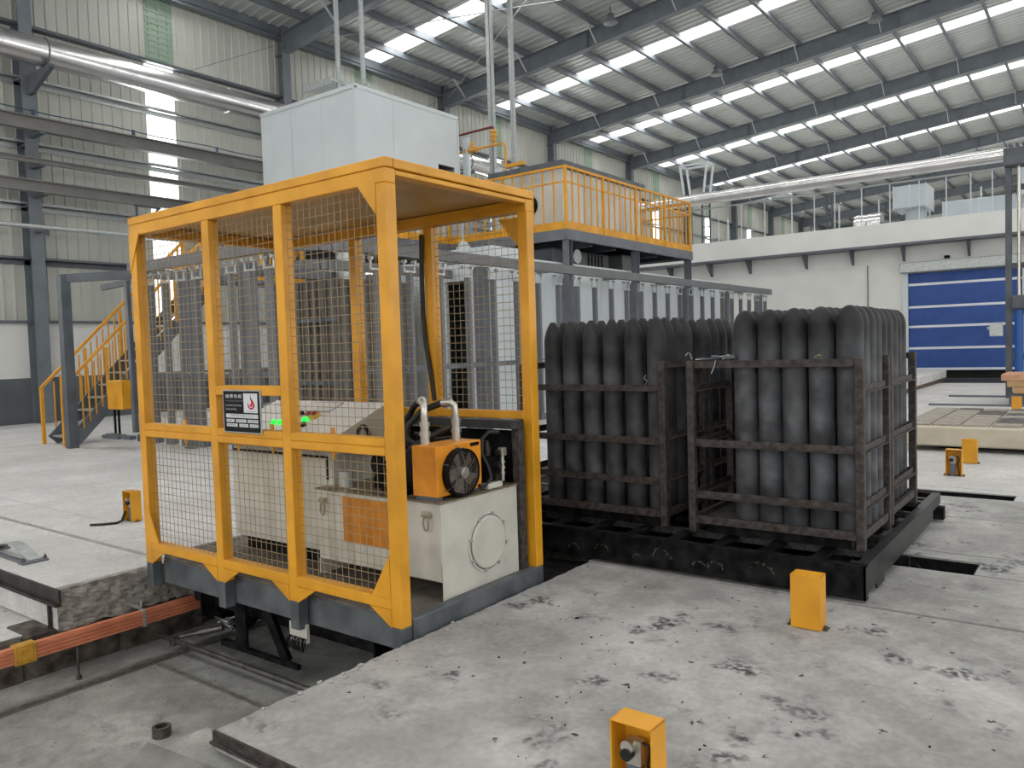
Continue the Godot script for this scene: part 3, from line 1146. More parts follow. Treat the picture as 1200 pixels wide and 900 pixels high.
# ------------------------------------------------------------------ white panel oven
func build_oven():
	var o = thing("paint_oven", "long white panel oven with dark doorway slots, behind the hanging bars", "oven", V3(-11.5, 0, -18.2))
	var mb = MB.new()
	for i in 11:
		mb = MB.new()
		var z = -12.4 - i * 1.05
		mb.cbox(V3(-9.8, 1.66, z - 0.525), V3(0.1, 3.3, 1.043), 0.006)
		part("side_panel", mb, white, o)
	for e in [[-13.2, -12.57], [-12.25, -11.03], [-10.52, -9.86]]:
		mb = MB.new()
		mb.cbox(V3((e[0] + e[1]) / 2, 1.66, -12.45), V3(e[1] - e[0], 3.3, 0.1), 0.006)
		part("front_panel", mb, white, o)
	for e in [[-12.57, -12.25], [-11.03, -10.52]]:
		mb = MB.new()
		mb.bb(e[0], e[1], 2.9, 3.31, -12.5, -12.4)
		part("lintel", mb, white, o)
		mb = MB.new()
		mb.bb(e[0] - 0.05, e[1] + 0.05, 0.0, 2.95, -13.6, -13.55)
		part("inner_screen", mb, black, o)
	mb = MB.new()
	mb.bb(-13.2, -9.75, 3.31, 3.37, -24.0, -12.38)
	part("roof_panel", mb, white, o)
	mb = MB.new()
	mb.bb(-13.25, -13.15, 0, 3.31, -23.95, -12.5)
	mb.bb(-13.15, -9.86, 0, 3.31, -24.0, -23.9)
	part("rear_panel", mb, white, o)
	mb = MB.new()
	mb.bb(-13.1, -9.86, 0.005, 0.02, -23.9, -12.5)
	part("base_plate", mb, darkgrey, o)
	# pale cover on the roof edge
	mb = MB.new()
	mb.cbox(V3(-10.68, 3.46, -12.95), V3(1.85, 0.18, 1.1), 0.01)
	part("roof_cover", mb, white, o)
	# pre-treatment cabinet before the oven
	var t = thing("spray_cabinet", "brownish grey ribbed cabinet behind the cage and hanging bars", "cabinet", V3(-12.2, 0, -10.6))
	var taupe = mat("dusty taupe steel", Color(0.45, 0.43, 0.405), 0.65, 0.1, 0.12, 1.0)
	mb = MB.new()
	mb.bb(-12.9, -11.55, 0.0, 2.9, -11.9, -9.9)
	part("body", mb, taupe, t)
	for i in 6:
		mb = MB.new()
		mb.bb(-12.88 + i * 0.245, -12.8 + i * 0.245, 0.02, 2.9, -9.9, -9.82)
		part("rib", mb, taupe, t)
	for i in 8:
		mb = MB.new()
		mb.bb(-11.55, -11.47, 0.02, 2.9, -11.85 + i * 0.26, -11.77 + i * 0.26)
		part("rib", mb, taupe, t)
	for yy in [0.9, 2.1]:
		mb = MB.new()
		mb.bb(-12.9, -11.46, yy, yy + 0.07, -9.82, -9.79)
		part("band", mb, grey, t)
	mb = MB.new()
	mb.cyl(V3(-12.1, 2.9, -10.8), V3(-12.1, 3.5, -10.8), 0.28, 20)
	mb.cyl(V3(-12.1, 3.5, -10.8), V3(-12.1, 3.56, -10.8), 0.34, 20)
	part("stack", mb, galv, t)
	var fl = thing("floodlight", "round grey lamp on a short pole before the yellow railing, seen through the cage", "lamp", V3(-10.75, 3.55, -12.7))
	mb = MB.new()
	mb.cyl(V3(-10.75, 3.62, -12.7), V3(-10.75, 4.3, -12.7), 0.025, 8)
	part("pole", mb, galv, fl)
	mb = MB.new()
	mb.lathe(PackedVector2Array([Vector2(0, 0.2), Vector2(0.07, 0.18), Vector2(0.16, 0.06), Vector2(0.17, 0.0), Vector2(0.0, 0.0)]), V3(-10.75, 3.56, -12.7), 18)
	part("shade", mb, galv, fl)

# ------------------------------------------------------------------ overhead conveyor with hanging bars
func arc(cx: float, cz: float, r: float, a0: float, a1: float, n: int, y: float) -> Array:
	var out = []
	for i in n + 1:
		var a = deg_to_rad(lerpf(a0, a1, float(i) / n))
		out.append(V3(cx + r * cos(a), y, cz - r * sin(a)))
	return out

func build_conveyor():
	var o = thing("overhead_conveyor", "grey overhead rail conveyor looping round the white oven", "conveyor", V3(-9.5, 0, -12))
	var y = 3.05
	var path = [V3(-8.7, y, -25.6)]
	path += arc(-9.6, -7.8, 0.9, 0, -90, 8, y)
	path += arc(-13.1, -7.7, 0.8, -90, -270, 14, y)
	path += [V3(-12.41, y, -8.5)]
	path += [V3(-12.41, y, -12.3)]
	var path2 = [V3(-10.77, y, -12.3), V3(-10.77, y, -9.2)] + arc(-11.17, -9.2, 0.4, 0, -90, 5, y) + [V3(-12.3, y, -8.8)]
	var mb = MB.new()
	for pth in [path, path2]:
		for i in pth.size() - 1:
			mb.bar(pth[i], pth[i + 1], 0.09, 0.15)
			mb.bar(pth[i] - V3(0, 0.085, 0), pth[i + 1] - V3(0, 0.085, 0), 0.12, 0.02)
	part("rail", mb, barm, o)
	# columns with cross arms
	for z in [-11.0, -13.86, -16.72, -19.52, -22.3, -25.1]:
		mb = MB.new()
		mb.bar(V3(-8.93, 0, z), V3(-8.93, 2.95, z), 0.2, 0.2, Vector3.FORWARD)
		mb.bb(-9.08, -8.78, 0.0, 0.02, z - 0.15, z + 0.15)
		part("column", mb, grey, o)
		mb = MB.new()
		mb.bar(V3(-9.7, 3.1, z + 0.05), V3(-8.74, 3.1, z + 0.05), 0.1, 0.1)
		part("cross_arm", mb, grey, o)
	for e in [[V3(-9.0, 0, -8.85)], [V3(-12.1, 0, -7.2)], [V3(-10.4, 0, -7.2)]]:
		mb = MB.new()
		mb.bar(e[0], e[0] + V3(0, 2.92, 0), 0.25, 0.18, Vector3.FORWARD)
		part("column", mb, grey, o)
	# portal post at the far left
	mb = MB.new()
	mb.bar(V3(-14.3, 0, -6.25), V3(-14.3, 2.98, -6.25), 0.16, 0.16, Vector3.FORWARD)
	part("portal_post", mb, darkgrey, o)
	mb = MB.new()
	mb.bar(V3(-14.38, 2.93, -6.25), V3(-13.0, 2.93, -6.9), 0.1, 0.14)
	mb.bar(V3(-14.9, 2.85, -7.2), V3(-13.6, 2.9, -7.2), 0.08, 0.1)
	part("portal_beam", mb, darkgrey, o)
	# guide rail at half height
	mb = MB.new()
	mb.bar(V3(-8.86, 1.22, -7.9), V3(-8.86, 1.22, -25.4), 0.05, 0.09)
	mb.bar(V3(-9.5, 1.22, -7.1), V3(-13.2, 1.22, -7.1), 0.05, 0.09)
	part("guide_rail", mb, grey, o)
	for i in 9:
		mb = MB.new()
		mb.cyl(V3(-8.83, 1.22, -8.2 - i * 0.75), V3(-8.78, 1.22, -8.2 - i * 0.75), 0.018, 8)
		part("bolt", mb, chrome, o)
	for i in 7:
		mb = MB.new()
		mb.cyl(V3(-9.7 - i * 0.55, 1.24, -7.08), V3(-9.7 - i * 0.55, 1.24, -7.02), 0.02, 8)
		part("bolt", mb, chrome, o)
	mb = MB.new()
	mb.cyl(V3(-14.42, 1.05, -6.2), V3(-14.42, 1.25, -6.2), 0.03, 8)
	part("call_button", mb, yellow, o)
	mb = MB.new()
	mb.cyl(V3(-14.42, 1.2, -6.2), V3(-14.4, 2.95, -6.2), 0.014, 6)
	part("cable", mb, black, o)

	# hanging carrier bars
	var proto = thing("carrier_bar", "", "carrier bar", V3(-8.7, 0, -8.25), "carrier bars on the overhead conveyor")
	mb = MB.new()
	mb.bar(V3(-8.7, 0.22, -8.25), V3(-8.7, 2.72, -8.25), 0.1, 0.06, Vector3.FORWARD)
	part("bar", mb, barm, proto)
	mb = MB.new()
	mb.bb(-8.76, -8.64, 0.1, 0.22, -8.34, -8.16)
	part("foot", mb, darkgrey, proto)
	mb = MB.new()
	mb.bb(-8.72, -8.68, 2.72, 2.75, -8.37, -8.13)
	for s in [-1, 1]:
		mb.bb(-8.712, -8.688, 2.75, 2.9, -8.25 + s * 0.11 - 0.01, -8.25 + s * 0.11 + 0.01)
		mb.cyl(V3(-8.74, 2.89, -8.25 + s * 0.11), V3(-8.66, 2.89, -8.25 + s * 0.11), 0.026, 10)
	part("yoke", mb, galv, proto)
	var ordn = ["first", "second", "third", "fourth", "fifth", "sixth", "seventh", "eighth", "ninth", "tenth", "eleventh", "twelfth", "thirteenth", "fourteenth", "fifteenth", "sixteenth", "seventeenth", "eighteenth", "nineteenth", "twentieth", "twenty-first", "twenty-second", "twenty-third", "twenty-fourth", "twenty-fifth"]
	for i in 25:
		var lab = "grey carrier bar in the long row before the white oven, %s from the cage" % ordn[i]
		if i == 0: proto.set_meta("label", lab)
		else: dup(proto, V3(-8.7, 0, -8.25 - i * 0.7), lab)
	for i in 9:
		dup(proto, V3(-9.45 - i * 0.46, 0, -6.9), "grey carrier bar in the front row behind the cage, %s from its right end" % ordn[i], PI / 2)

	var yb = thing("yellow_carrier", "yellow sheet box hanging on two dark bars beside the portal post", "box", V3(-13.45, 0.2, -6.72))
	mb = MB.new()
	mb.cbox(V3(-13.6, 0.9, -6.78), V3(0.5, 0.5, 0.22), 0.012)
	part("box", mb, yellow, yb)
	mb = MB.new()
	mb.bar(V3(-13.28, 0.25, -6.85), V3(-13.42, 2.85, -6.9), 0.09, 0.07, Vector3.FORWARD)
	part("hanger", mb, grey, yb)
	mb = MB.new()
	mb.bar(V3(-13.1, 0.3, -6.95), V3(-13.18, 2.85, -6.95), 0.16, 0.07, Vector3.FORWARD)
	part("hanger", mb, darkgrey, yb)
	mb = MB.new()
	for x in [-13.72, -13.58]:
		mb.bar(V3(x, 0.22, -6.72), V3(x, 0.66, -6.72), 0.03, 0.03, Vector3.FORWARD)
	part("leg", mb, black, yb)
	for e in [[-13.9, -13.4, -6.68], [-13.75, -13.2, -6.55], [-13.35, -12.9, -6.6]]:
		mb = MB.new()
		mb.cbox(V3((e[0] + e[1]) / 2, 0.2, e[2]), V3(e[1] - e[0], 0.06, 0.12), 0.01)
		part("foot_bar", mb, darkgrey, yb)

# ------------------------------------------------------------------ stairs
const LY := 3.13
func build_stairs():
	var o = thing("steel_stairs", "steep grey steel stairs with yellow balustrades climbing to the platform", "stairs", V3(-15.1, 0, -8.4))
	var a = 0.0
	var z0 = -6.4
	var z1 = -9.45
	var mb: MB
	for x in [-15.5, -14.72]:
		mb = MB.new()
		mb.bar(V3(x, 0.06, z0 - 0.05), V3(x, LY - 0.05, z1), 0.05, 0.24)
		part("stringer", mb, darkgrey, o)
	var n = 14
	for i in n:
		var t = (i + 0.7) / n
		mb = MB.new()
		mb.bb(-15.48, -14.74, t * LY - 0.03, t * LY, lerpf(z0, z1, t) - 0.13, lerpf(z0, z1, t) + 0.13)
		part("tread", mb, galv, o)
	for x in [-15.53, -14.69]:
		var r = Node3D.new()
		put_name(o, r, "balustrade")
		mb = MB.new()
		mb.bar(V3(x, 1.04, z0 + 0.1), V3(x, LY + 1.04, z1), 0.05, 0.05)
		part("top_rail", mb, yellow, r)
		mb = MB.new()
		mb.bar(V3(x, 0.0, z0 + 0.1), V3(x, 1.05, z0 + 0.1), 0.055, 0.055)
		part("newel", mb, yellow, r)
		for i in range(1, 26):
			var t = i / 26.0
			var w = 0.05 if i % 6 == 0 else 0.022
			mb = MB.new()
			mb.bar(V3(x, t * LY + 0.05, lerpf(z0, z1, t)), V3(x, t * LY + 1.02, lerpf(z0, z1, t)), w, w)
			part("baluster", mb, yellow, r)
	mb = MB.new()
	mb.bb(-15.6, -14.65, LY - 0.06, LY, -11.7, z1)
	part("landing", mb, grey, o)
	for x in [-15.53, -14.72]:
		mb = MB.new()
		mb.bar(V3(x, 0, -11.5), V3(x, LY - 0.06, -11.5), 0.1, 0.1, Vector3.FORWARD)
		part("landing_leg", mb, darkgrey, o)
	var lr = Node3D.new()
	put_name(o, lr, "landing_rail")
	railing(lr, V3(-14.69, LY, z1), V3(-14.69, LY, -11.65), 2, 5, 1.04)

# ------------------------------------------------------------------ white enclosure on the platform, gas pipes, hangers
func build_enclosure():
	var o = thing("white_enclosure", "big white ribbed panel box standing on the platform above the cage", "enclosure", V3(-14.65, PY, -13.6))
	var y0 = PY + 0.02
	var y1 = 7.27
	var mb: MB
	for i in 3:
		mb = MB.new()
		var x = -16.3 + i * 1.1
		part("front_panel", ribbed(V3(x + 0.004, y0, -11.9), V3(1, 0, 0), 1.092, V3(0, y1 - y0, 0), Vector3.BACK, 0.11, 0.004, 0.02), white, o)
	for i in 2:
		mb = MB.new()
		mb.bb(-13.05, -13.0, y0, y1, -13.02 - i * 1.12, -11.9 - i * 1.12 - 0.006)
		part("side_panel", mb, white, o)
	mb = MB.new()
	mb.bb(-13.05, -13.0, y0, 5.25, -15.25, -14.14)
	mb.bb(-13.05, -13.0, 6.03, y1, -15.25, -14.14)
	mb.bb(-13.05, -13.0, 5.25, 6.03, -14.52, -14.14)
	mb.bb(-13.05, -13.0, 5.25, 6.03, -15.25, -15.12)
	part("side_panel", mb, white, o)
	mb = MB.new()
	mb.bb(-13.6, -13.55, 5.2, 6.1, -15.25, -14.4)
	part("opening_back", mb, black, o)
	mb = MB.new()
	mb.bb(-16.3, -13.05, y0, y1, -15.3, -15.25)
	mb.bb(-16.35, -16.3, y0, y1, -15.3, -11.9)
	part("rear_panel", mb, white, o)
	mb = MB.new()
	mb.bb(-16.35, -13.0, y1, y1 + 0.05, -15.3, -11.87)
	part("roof_panel", mb, white, o)
	mb = MB.new()
	mb.bb(-13.06, -12.985, y0, y1, -11.94, -11.88)
	mb.bb(-13.06, -12.985, y0, y1, -15.31, -15.25)
	mb.bb(-16.35, -12.985, y1 - 0.04, y1 + 0.055, -11.885, -11.875)
	mb.bb(-12.998, -12.985, y1 - 0.04, y1 + 0.055, -15.3, -11.88)
	part("corner_trim", mb, white, o)

	# tall square tubes hung from the roof
	var names = ["tall pale square tube hanging from the roof, left of the pair beside the white box", "tall pale square tube hanging from the roof, right of the pair beside the white box"]
	var k = 0
	for z in [-16.66, -17.64]:
		mb = MB.new()
		mb.bar(V3(-13.0, PY, z), V3(-13.0, roof_y(-13.0, 11.675), z), 0.11, 0.11, Vector3.FORWARD)
		mb.bb(-13.1, -12.9, PY, PY + 0.015, z - 0.1, z + 0.1)
		if k == 0:
			mb.bar(V3(-12.92, PY, z - 0.02), V3(-12.92, roof_y(-13.0, 11.675), z - 0.02), 0.03, 0.11, Vector3.FORWARD)
		single("hanging_tube", mb, galv, names[k], "tube", V3(-13.0, PY, z), "hanging square tubes")
		k += 1
	# short legs that carry the pipes
	k = 0
	for e in [[-13.0, -15.6, 6.85], [-12.1, -15.75, 5.95]]:
		mb = MB.new()
		mb.bar(V3(e[0], PY, e[1]), V3(e[0], e[2], e[1]), 0.16, 0.12, Vector3.FORWARD)
		mb.bb(e[0] - 0.13, e[0] + 0.13, PY, PY + 0.015, e[1] - 0.1, e[1] + 0.1)
		single("pipe_stand", mb, white, ["pale square stand under the red and yellow pipes, nearest the white box", "pale square stand under the yellow valve pipe, farther from the white box"][k], "stand", V3(e[0], PY, e[1]), "pipe stands")
		k += 1
	var gp = thing("gas_pipe", "yellow gas pipe with valves bending down beside the white box", "pipe", V3(-12.2, PY, -15.6))
	mb = MB.new()
	mb.tube([V3(-13.4, 6.52, -15.6), V3(-12.0, 6.52, -15.6), V3(-11.84, 6.51, -15.6), V3(-11.79, 6.48, -15.6), V3(-11.76, 6.42, -15.6), V3(-11.76, PY + 0.1, -15.6)], 0.027, 10)
	mb.bb(-11.76, -11.2, 5.9, 5.98, -15.64, -15.56)
	part("pipe", mb, yellow, gp)
	var vy = mat("ochre valve paint", Color(0.88, 0.64, 0.28), 0.5, 0.0, 0.12, 3.0)
	mb = MB.new()
	mb.lathe(PackedVector2Array([Vector2(0.027, -0.19), Vector2(0.08, -0.18), Vector2(0.08, -0.14), Vector2(0.05, -0.12), Vector2(0.075, -0.02), Vector2(0.075, 0.03), Vector2(0.05, 0.12), Vector2(0.08, 0.14), Vector2(0.08, 0.18), Vector2(0.027, 0.19)]), V3(-12.85, 6.52, -15.6), 14, Basis(Vector3.BACK, PI / 2))
	mb.cyl(V3(-12.8, 6.52, -15.6), V3(-12.8, 6.72, -15.6), 0.05, 10)
	part("valve", mb, vy, gp)
	mb = MB.new()
	mb.cyl(V3(-12.11, 6.5, -15.6), V3(-12.11, 6.62, -15.6), 0.03, 8)
	mb.lathe(PackedVector2Array([Vector2(0.03, 0), Vector2(0.08, 0.01), Vector2(0.09, 0.05), Vector2(0.06, 0.08), Vector2(0.1, 0.14), Vector2(0.06, 0.2), Vector2(0.09, 0.24), Vector2(0.05, 0.3), Vector2(0.03, 0.31)]), V3(-12.11, 6.6, -15.6), 14)
	part("regulator", mb, vy, gp)
	var red = mat("dull red pipe paint", Color(0.40, 0.12, 0.12), 0.5, 0.0, 0.1, 2.0)
	var rp = thing("red_pipe", "thin dull red pipe running from the white box to the valve", "pipe", V3(-12.7, 6.85, -15.6))
	mb = MB.new()
	mb.tube([V3(-13.4, 6.96, -15.6), V3(-12.2, 6.97, -15.6), V3(-12.14, 6.96, -15.6), V3(-12.11, 6.92, -15.6)], 0.03, 10)
	part("pipe", mb, red, rp)
	# lamp tray hung by two channels left of the tubes
	var lt = thing("cable_tray", "shallow pale tray hung from two channels above the white box", "tray", V3(-15.0, 7.9, -13.3))
	mb = MB.new()
	mb.bb(-15.75, -14.72, 7.98, 8.06, -13.35, -12.75)
	mb.bb(-15.75, -14.72, 7.9, 8.06, -13.38, -13.35)
	mb.bb(-15.75, -14.72, 7.9, 8.06, -12.75, -12.72)
	part("tray", mb, galv, lt)
	for e in [[-14.72, -13.0], [-13.86, -13.0]]:
		mb = MB.new()
		var cs = MB.csec(0.1, 0.06, 0.008)
		mb.prof(cs, V3(e[0], 7.66, e[1]), V3(e[0], roof_y(e[0], 11.675), e[1]), Vector3.FORWARD)
		part("hanger_channel", mb, galv, lt)
	mb = MB.new()
	mb.bb(-14.8, -13.7, 7.66, 7.74, -13.06, -12.94)
	part("cross_bar", mb, galv, lt)

# ------------------------------------------------------------------ pipes and beams along the left wall
func build_wall_services():
	var d = thing("wall_duct", "fat shiny metal duct running along the left wall", "duct", V3(-19.9, 8.74, -8))
	var mb: MB
	for i in 12:
		mb = MB.new()
		var z = 4.0 - i * 2.9
		mb.cyl(V3(-19.9, 8.74, z), V3(-19.9, 8.74, z - 2.9), 0.325, 32)
		part("duct_section", mb, duct, d)
		mb = MB.new()
		mb.cyl(V3(-19.9, 8.74, z + 0.03), V3(-19.9, 8.74, z - 0.03), 0.334, 32)
		part("seam_band", mb, duct, d)
	for k in range(-1, 4):
		var z = ZB - BAY * k
		mb = MB.new()
		mb.extr(PackedVector2Array([Vector2(0, 0), Vector2(1.3, 0), Vector2(1.3, -0.08), Vector2(0.2, -0.45), Vector2(0, -0.45)]), V3(XC + 0.002, 8.4, z - 0.05), Vector3.RIGHT, Vector3.UP, V3(0, 0, 0.1))
		part("bracket", mb, darkgrey, d)
		mb = MB.new()
		var ring = []
		for j in 17: ring.append(V3(-19.9 + 0.335 * cos(TAU * j / 16.0), 8.74 + 0.335 * sin(TAU * j / 16.0), z))
		mb.tube(ring, 0.02, 6, false)
		part("strap", mb, darkgrey, d)
	var beams = [[-20.25, 7.14, 0.33, 0.2, "upper grey runway beam along the left wall, with a blue cable on top"], [-20.35, 6.3, 0.13, 0.1, "thin grey beam between the two runway beams on the left wall"], [-20.25, 5.67, 0.28, 0.18, "lower grey runway beam along the left wall"]]
	for e in beams:
		var o = thing("runway_beam", e[4], "beam", V3(e[0], e[1] - e[2] / 2, -10), "beams along the left wall")
		mb = MB.new()
		mb.prof(MB.isec(e[2], e[3], 0.02, 0.03), V3(e[0], e[1], ZN - 1), V3(e[0], e[1], -28.5))
		part("beam", mb, beamm, o)
		for k in range(-1, 3):
			var z = ZB - BAY * k
			mb = MB.new()
			mb.bb(XC + 0.002, e[0] + 0.08, e[1] - e[2] / 2 - 0.05, e[1] - e[2] / 2 - 0.001, z - 0.07, z + 0.07)
			part("corbel", mb, darkgrey, o)
	mb = MB.new()
	var pts = []
	for i in 40:
		pts.append(V3(-20.2, 7.42 + 0.02 * sin(i * 1.7), 6.0 - i * 0.7))
	mb.tube(pts, 0.014, 6)
	for i in 6: mb.bb(-20.23, -20.17, 7.31, 7.45, -6.0 - i * 2.4, -5.94 - i * 2.4)
	single("blue_cable", mb, mat("blue cable", Color(0.14, 0.28, 0.38), 0.5, 0, 0.05, 1.0), "thin blue cable running along the top of the upper runway beam", "cable", V3(-20.2, 7.3, -8))
	var wp = thing("wall_pipe", "thin pale pipe along the left wall below the beams", "pipe", V3(-20.3, 4.72, -8))
	mb = MB.new()
	mb.cyl(V3(-20.3, 4.72, 8), V3(-20.3, 4.72, -28), 0.055, 12)
	part("pipe", mb, galv, wp)
	for k in range(-1, 3):
		mb = MB.new()
		mb.bb(-20.8, -20.25, 4.64, 4.67, ZB - BAY * k - 0.04, ZB - BAY * k + 0.04)
		mb.bb(-20.33, -20.27, 4.54, 4.66, ZB - BAY * k - 0.06, ZB - BAY * k + 0.06)
		part("clip", mb, darkgrey, wp)
	# thin drop frame under the lower beam
	var df = thing("drop_hanger", "thin dark hanger with a diagonal stay under the lower runway beam", "hanger", V3(-20.2, 3.5, -10.8))
	mb = MB.new()
	mb.bar(V3(-20.2, 3.5, -10.75), V3(-20.2, 5.5, -10.75), 0.05, 0.05, Vector3.FORWARD)
	part("rod", mb, darkgrey, df)
	mb = MB.new()
	mb.bar(V3(-20.2, 4.7, -10.8), V3(-20.2, 5.5, -11.35), 0.05, 0.05, Vector3.RIGHT)
	mb.bar(V3(-20.2, 5.5, -10.7), V3(-20.2, 5.5, -11.4), 0.05, 0.05)
	part("stay", mb, darkgrey, df)
	mb = MB.new()
	mb.cbox(V3(-20.2, 3.52, -10.75), V3(0.16, 0.12, 0.16), 0.02)
	part("end_plate", mb, darkgrey, df)

# ------------------------------------------------------------------ transfer car with its guard cage
const PX := [-5.41, -4.525, -3.79, -2.94]
const BX := [-5.41, -4.53, -3.755, -2.94]
const FZ := -2.873
const BZ := -4.085

func wire_panel(o: Node3D, x0: float, x1: float, y0: float, y1: float, z: float, m: Material):
	var mb = MB.new()
	var nx = int(round((x1 - x0) / 0.052))
	var ny = int(round((y1 - y0) / 0.05))
	for i in range(0, nx + 1):
		var x = lerpf(x0, x1, float(i) / nx)
		mb.tube([V3(x, y0, z), V3(x, y1, z)], 0.0021, 4, false)
	for j in range(0, ny + 1):
		var y = lerpf(y0, y1, float(j) / ny)
		mb.tube([V3(x0, y, z - 0.004), V3(x1, y, z - 0.004)], 0.0021, 4, false)
	part("wire_mesh", mb, m, o)

func tri_plate(o: Node3D, a: Vector3, b: Vector3, c: Vector3, th: Vector3, m: Material):
	var mb = MB.new()
	mb.tri(a, b, c, -th)
	mb.tri(a + th, b + th, c + th, th)
	var ct = (a + b + c) / 3
	for e in [[a, b], [b, c], [c, a]]:
		mb.qo(e[0], e[1], e[1] + th, e[0] + th, (e[0] + e[1]) / 2 - ct)
	part("gusset", mb, m, o)

func build_transfer_car():
	var o = thing("transfer_car", "grey rail transfer car with a tall yellow wire guard cage on its end", "transfer car", V3(-4.15, -0.52, -5.6))
	var mb = MB.new()
	var wire = mat("ochre wire", Color(0.63, 0.55, 0.42), 0.5, 0.1, 0.1, 1.0)
	var dusty = mat("dusty deck plate", Color(0.42, 0.39, 0.36), 0.85, 0.0, 0.2, 1.4, 0.02)
	var carm = mat("worn grey car paint", Color(0.345, 0.37, 0.39), 0.5, 0.0, 0.18, 1.2)
	var roofin = mat("yellow roof sheet", Color(0.72, 0.56, 0.28), 0.5, 0.0, 0.08, 0.7)
	# base frame
	mb = MB.new()
	mb.bar(V3(-2.965, -0.01, -2.945), V3(-5.36, -0.01, -2.945), 0.06, 0.17, Vector3.UP, 0.005)
	part("end_beam", mb, carm, o)
	mb = MB.new()
	mb.cbox(V3(-2.925, 0.0, -3.51), V3(0.07, 0.19, 1.19), 0.006)
	part("side_sill", mb, carm, o)
	mb = MB.new()
	mb.bar(V3(-5.40, 0.0, -2.96), V3(-5.40, 0.0, -8.6), 0.07, 0.19, Vector3.UP, 0.006)
	part("side_sill", mb, carm, o)
	mb = MB.new()
	mb.bar(V3(-2.96, -0.13, -4.1), V3(-2.96, -0.13, -8.6), 0.07, 0.19, Vector3.UP, 0.006)
	part("side_sill", mb, black, o)
	mb = MB.new()
	mb.bb(-5.36, -2.965, 0.076, 0.088, -4.1, -2.92)
	part("deck_plate", mb, dusty, o)
	mb = MB.new()
	mb.bb(-5.36, -2.99, -0.06, -0.045, -8.55, -4.1)
	part("deck_plate", mb, black, o)
	for z in [-4.75, -5.73, -7.0, -8.35]:
		mb = MB.new()
		mb.prof(MB.isec(0.06, 0.05, 0.014, 0.014), V3(-5.3, -0.015, z), V3(-2.95, -0.015, z))
		part("deck_rail", mb, steel, o)
	# underframe and wheels
	for x in [-5.05, -3.3]:
		mb = MB.new()
		mb.prof(MB.isec(0.24, 0.12, 0.012, 0.014), V3(x, -0.2, -3.0), V3(x, -0.2, -8.5))
		part("under_beam", mb, black, o)
	for z in [-3.15, -4.6, -6.3, -8.2]:
		mb = MB.new()
		mb.bb(-5.3, -3.0, -0.26, -0.1, z - 0.05, z + 0.05)
		part("cross_beam", mb, black, o)
	for x in [-5.2, -3.2]:
		for z in [-3.4, -7.9]:
			mb = MB.new()
			mb.lathe(PackedVector2Array([Vector2(0, -0.05), Vector2(0.19, -0.05), Vector2(0.19, -0.03), Vector2(0.16, -0.02), Vector2(0.16, 0.05), Vector2(0, 0.05)]), V3(x, -0.36, z), 24, Basis(Vector3.BACK, PI / 2))
			part("wheel", mb, black, o)
	# current collector under the beam
	mb = MB.new()
	mb.bb(-4.62, -4.5, -0.44, -0.08, -3.0, -2.98)
	mb.bar(V3(-4.56, -0.42, -2.98), V3(-4.95, -0.5, -3.1), 0.04, 0.04)
	mb.bar(V3(-4.3, -0.1, -3.0), V3(-4.18, -0.46, -3.06), 0.05, 0.05)
	mb.bar(V3(-4.65, -0.44, -3.0), V3(-4.05, -0.47, -3.05), 0.03, 0.03)
	part("collector_arm", mb, black, o)
	mb = MB.new()
	mb.bb(-3.9, -3.74, -0.2, -0.09, -2.9, -2.88)
	part("brush_plate", mb, cream, o)
	mb = MB.new()
	for i in 14:
		var bx = -3.89 + i * 0.011
		mb.tube([V3(bx, -0.17, -2.875), V3(bx + rng.randf_range(-0.02, 0.02), -0.2, -2.86 + rng.randf_range(-0.01, 0.02)), V3(bx + rng.randf_range(-0.03, 0.03), -0.25, -2.87)], 0.004, 5)
	part("brush_bristle", mb, black, o)

	# cage
	var cg = Node3D.new()
	put_name(o, cg, "guard_cage")
	var s = 0.075
	for i in 4:
		mb = MB.new()
		mb.bar(V3(PX[i], 0.06, FZ), V3(PX[i], 2.357, FZ), s, s, Vector3.BACK, 0.004)
		part("post", mb, yellow, cg)
		mb = MB.new()
		mb.bar(V3(PX[i], -0.11, FZ), V3(PX[i], 0.06, FZ), s, s, Vector3.BACK, 0.004)
		part("post_foot", mb, carm, cg)
		for y in [-0.055, 0.0]:
			mb = MB.new()
			var sx = -1.0 if i == 0 else -1.0
			mb.cyl(V3(PX[i] - s / 2 - 0.016, y, FZ), V3(PX[i] - s / 2 + 0.002, y, FZ), 0.014, 6)
			mb.cyl(V3(PX[i] - s / 2 - 0.03, y, FZ), V3(PX[i] - s / 2, y, FZ), 0.006, 6)
			part("bolt", mb, darkgrey, cg)
		if i > 0:
			mb = MB.new()
			mb.bar(V3(BX[i], 0.09, BZ), V3(BX[i], 2.355, BZ), s, s, Vector3.BACK, 0.004)
			part("post", mb, yellow, cg)
	mb = MB.new()
	mb.bar(V3(BX[0], 0.09, BZ), V3(BX[0], 2.355, BZ), s, s, Vector3.BACK, 0.004)
	part("post", mb, yellow, cg)
	# roof
	mb = MB.new()
	mb.bb(-5.44, -2.937, 2.436, 2.475, -4.11, -2.893)
	part("roof_sheet", mb, roofin, cg)
	mb = MB.new()
	mb.cbox(V3(-4.175, 2.4585, FZ + 0.012), V3(2.56, 0.05, 0.06), 0.004)
	part("roof_fascia", mb, yellow, cg)
	mb = MB.new()
	mb.cbox(V3(-2.915, 2.4575, -3.506), V3(0.04, 0.05, 1.224), 0.004)
	part("roof_fascia", mb, yellow, cg)
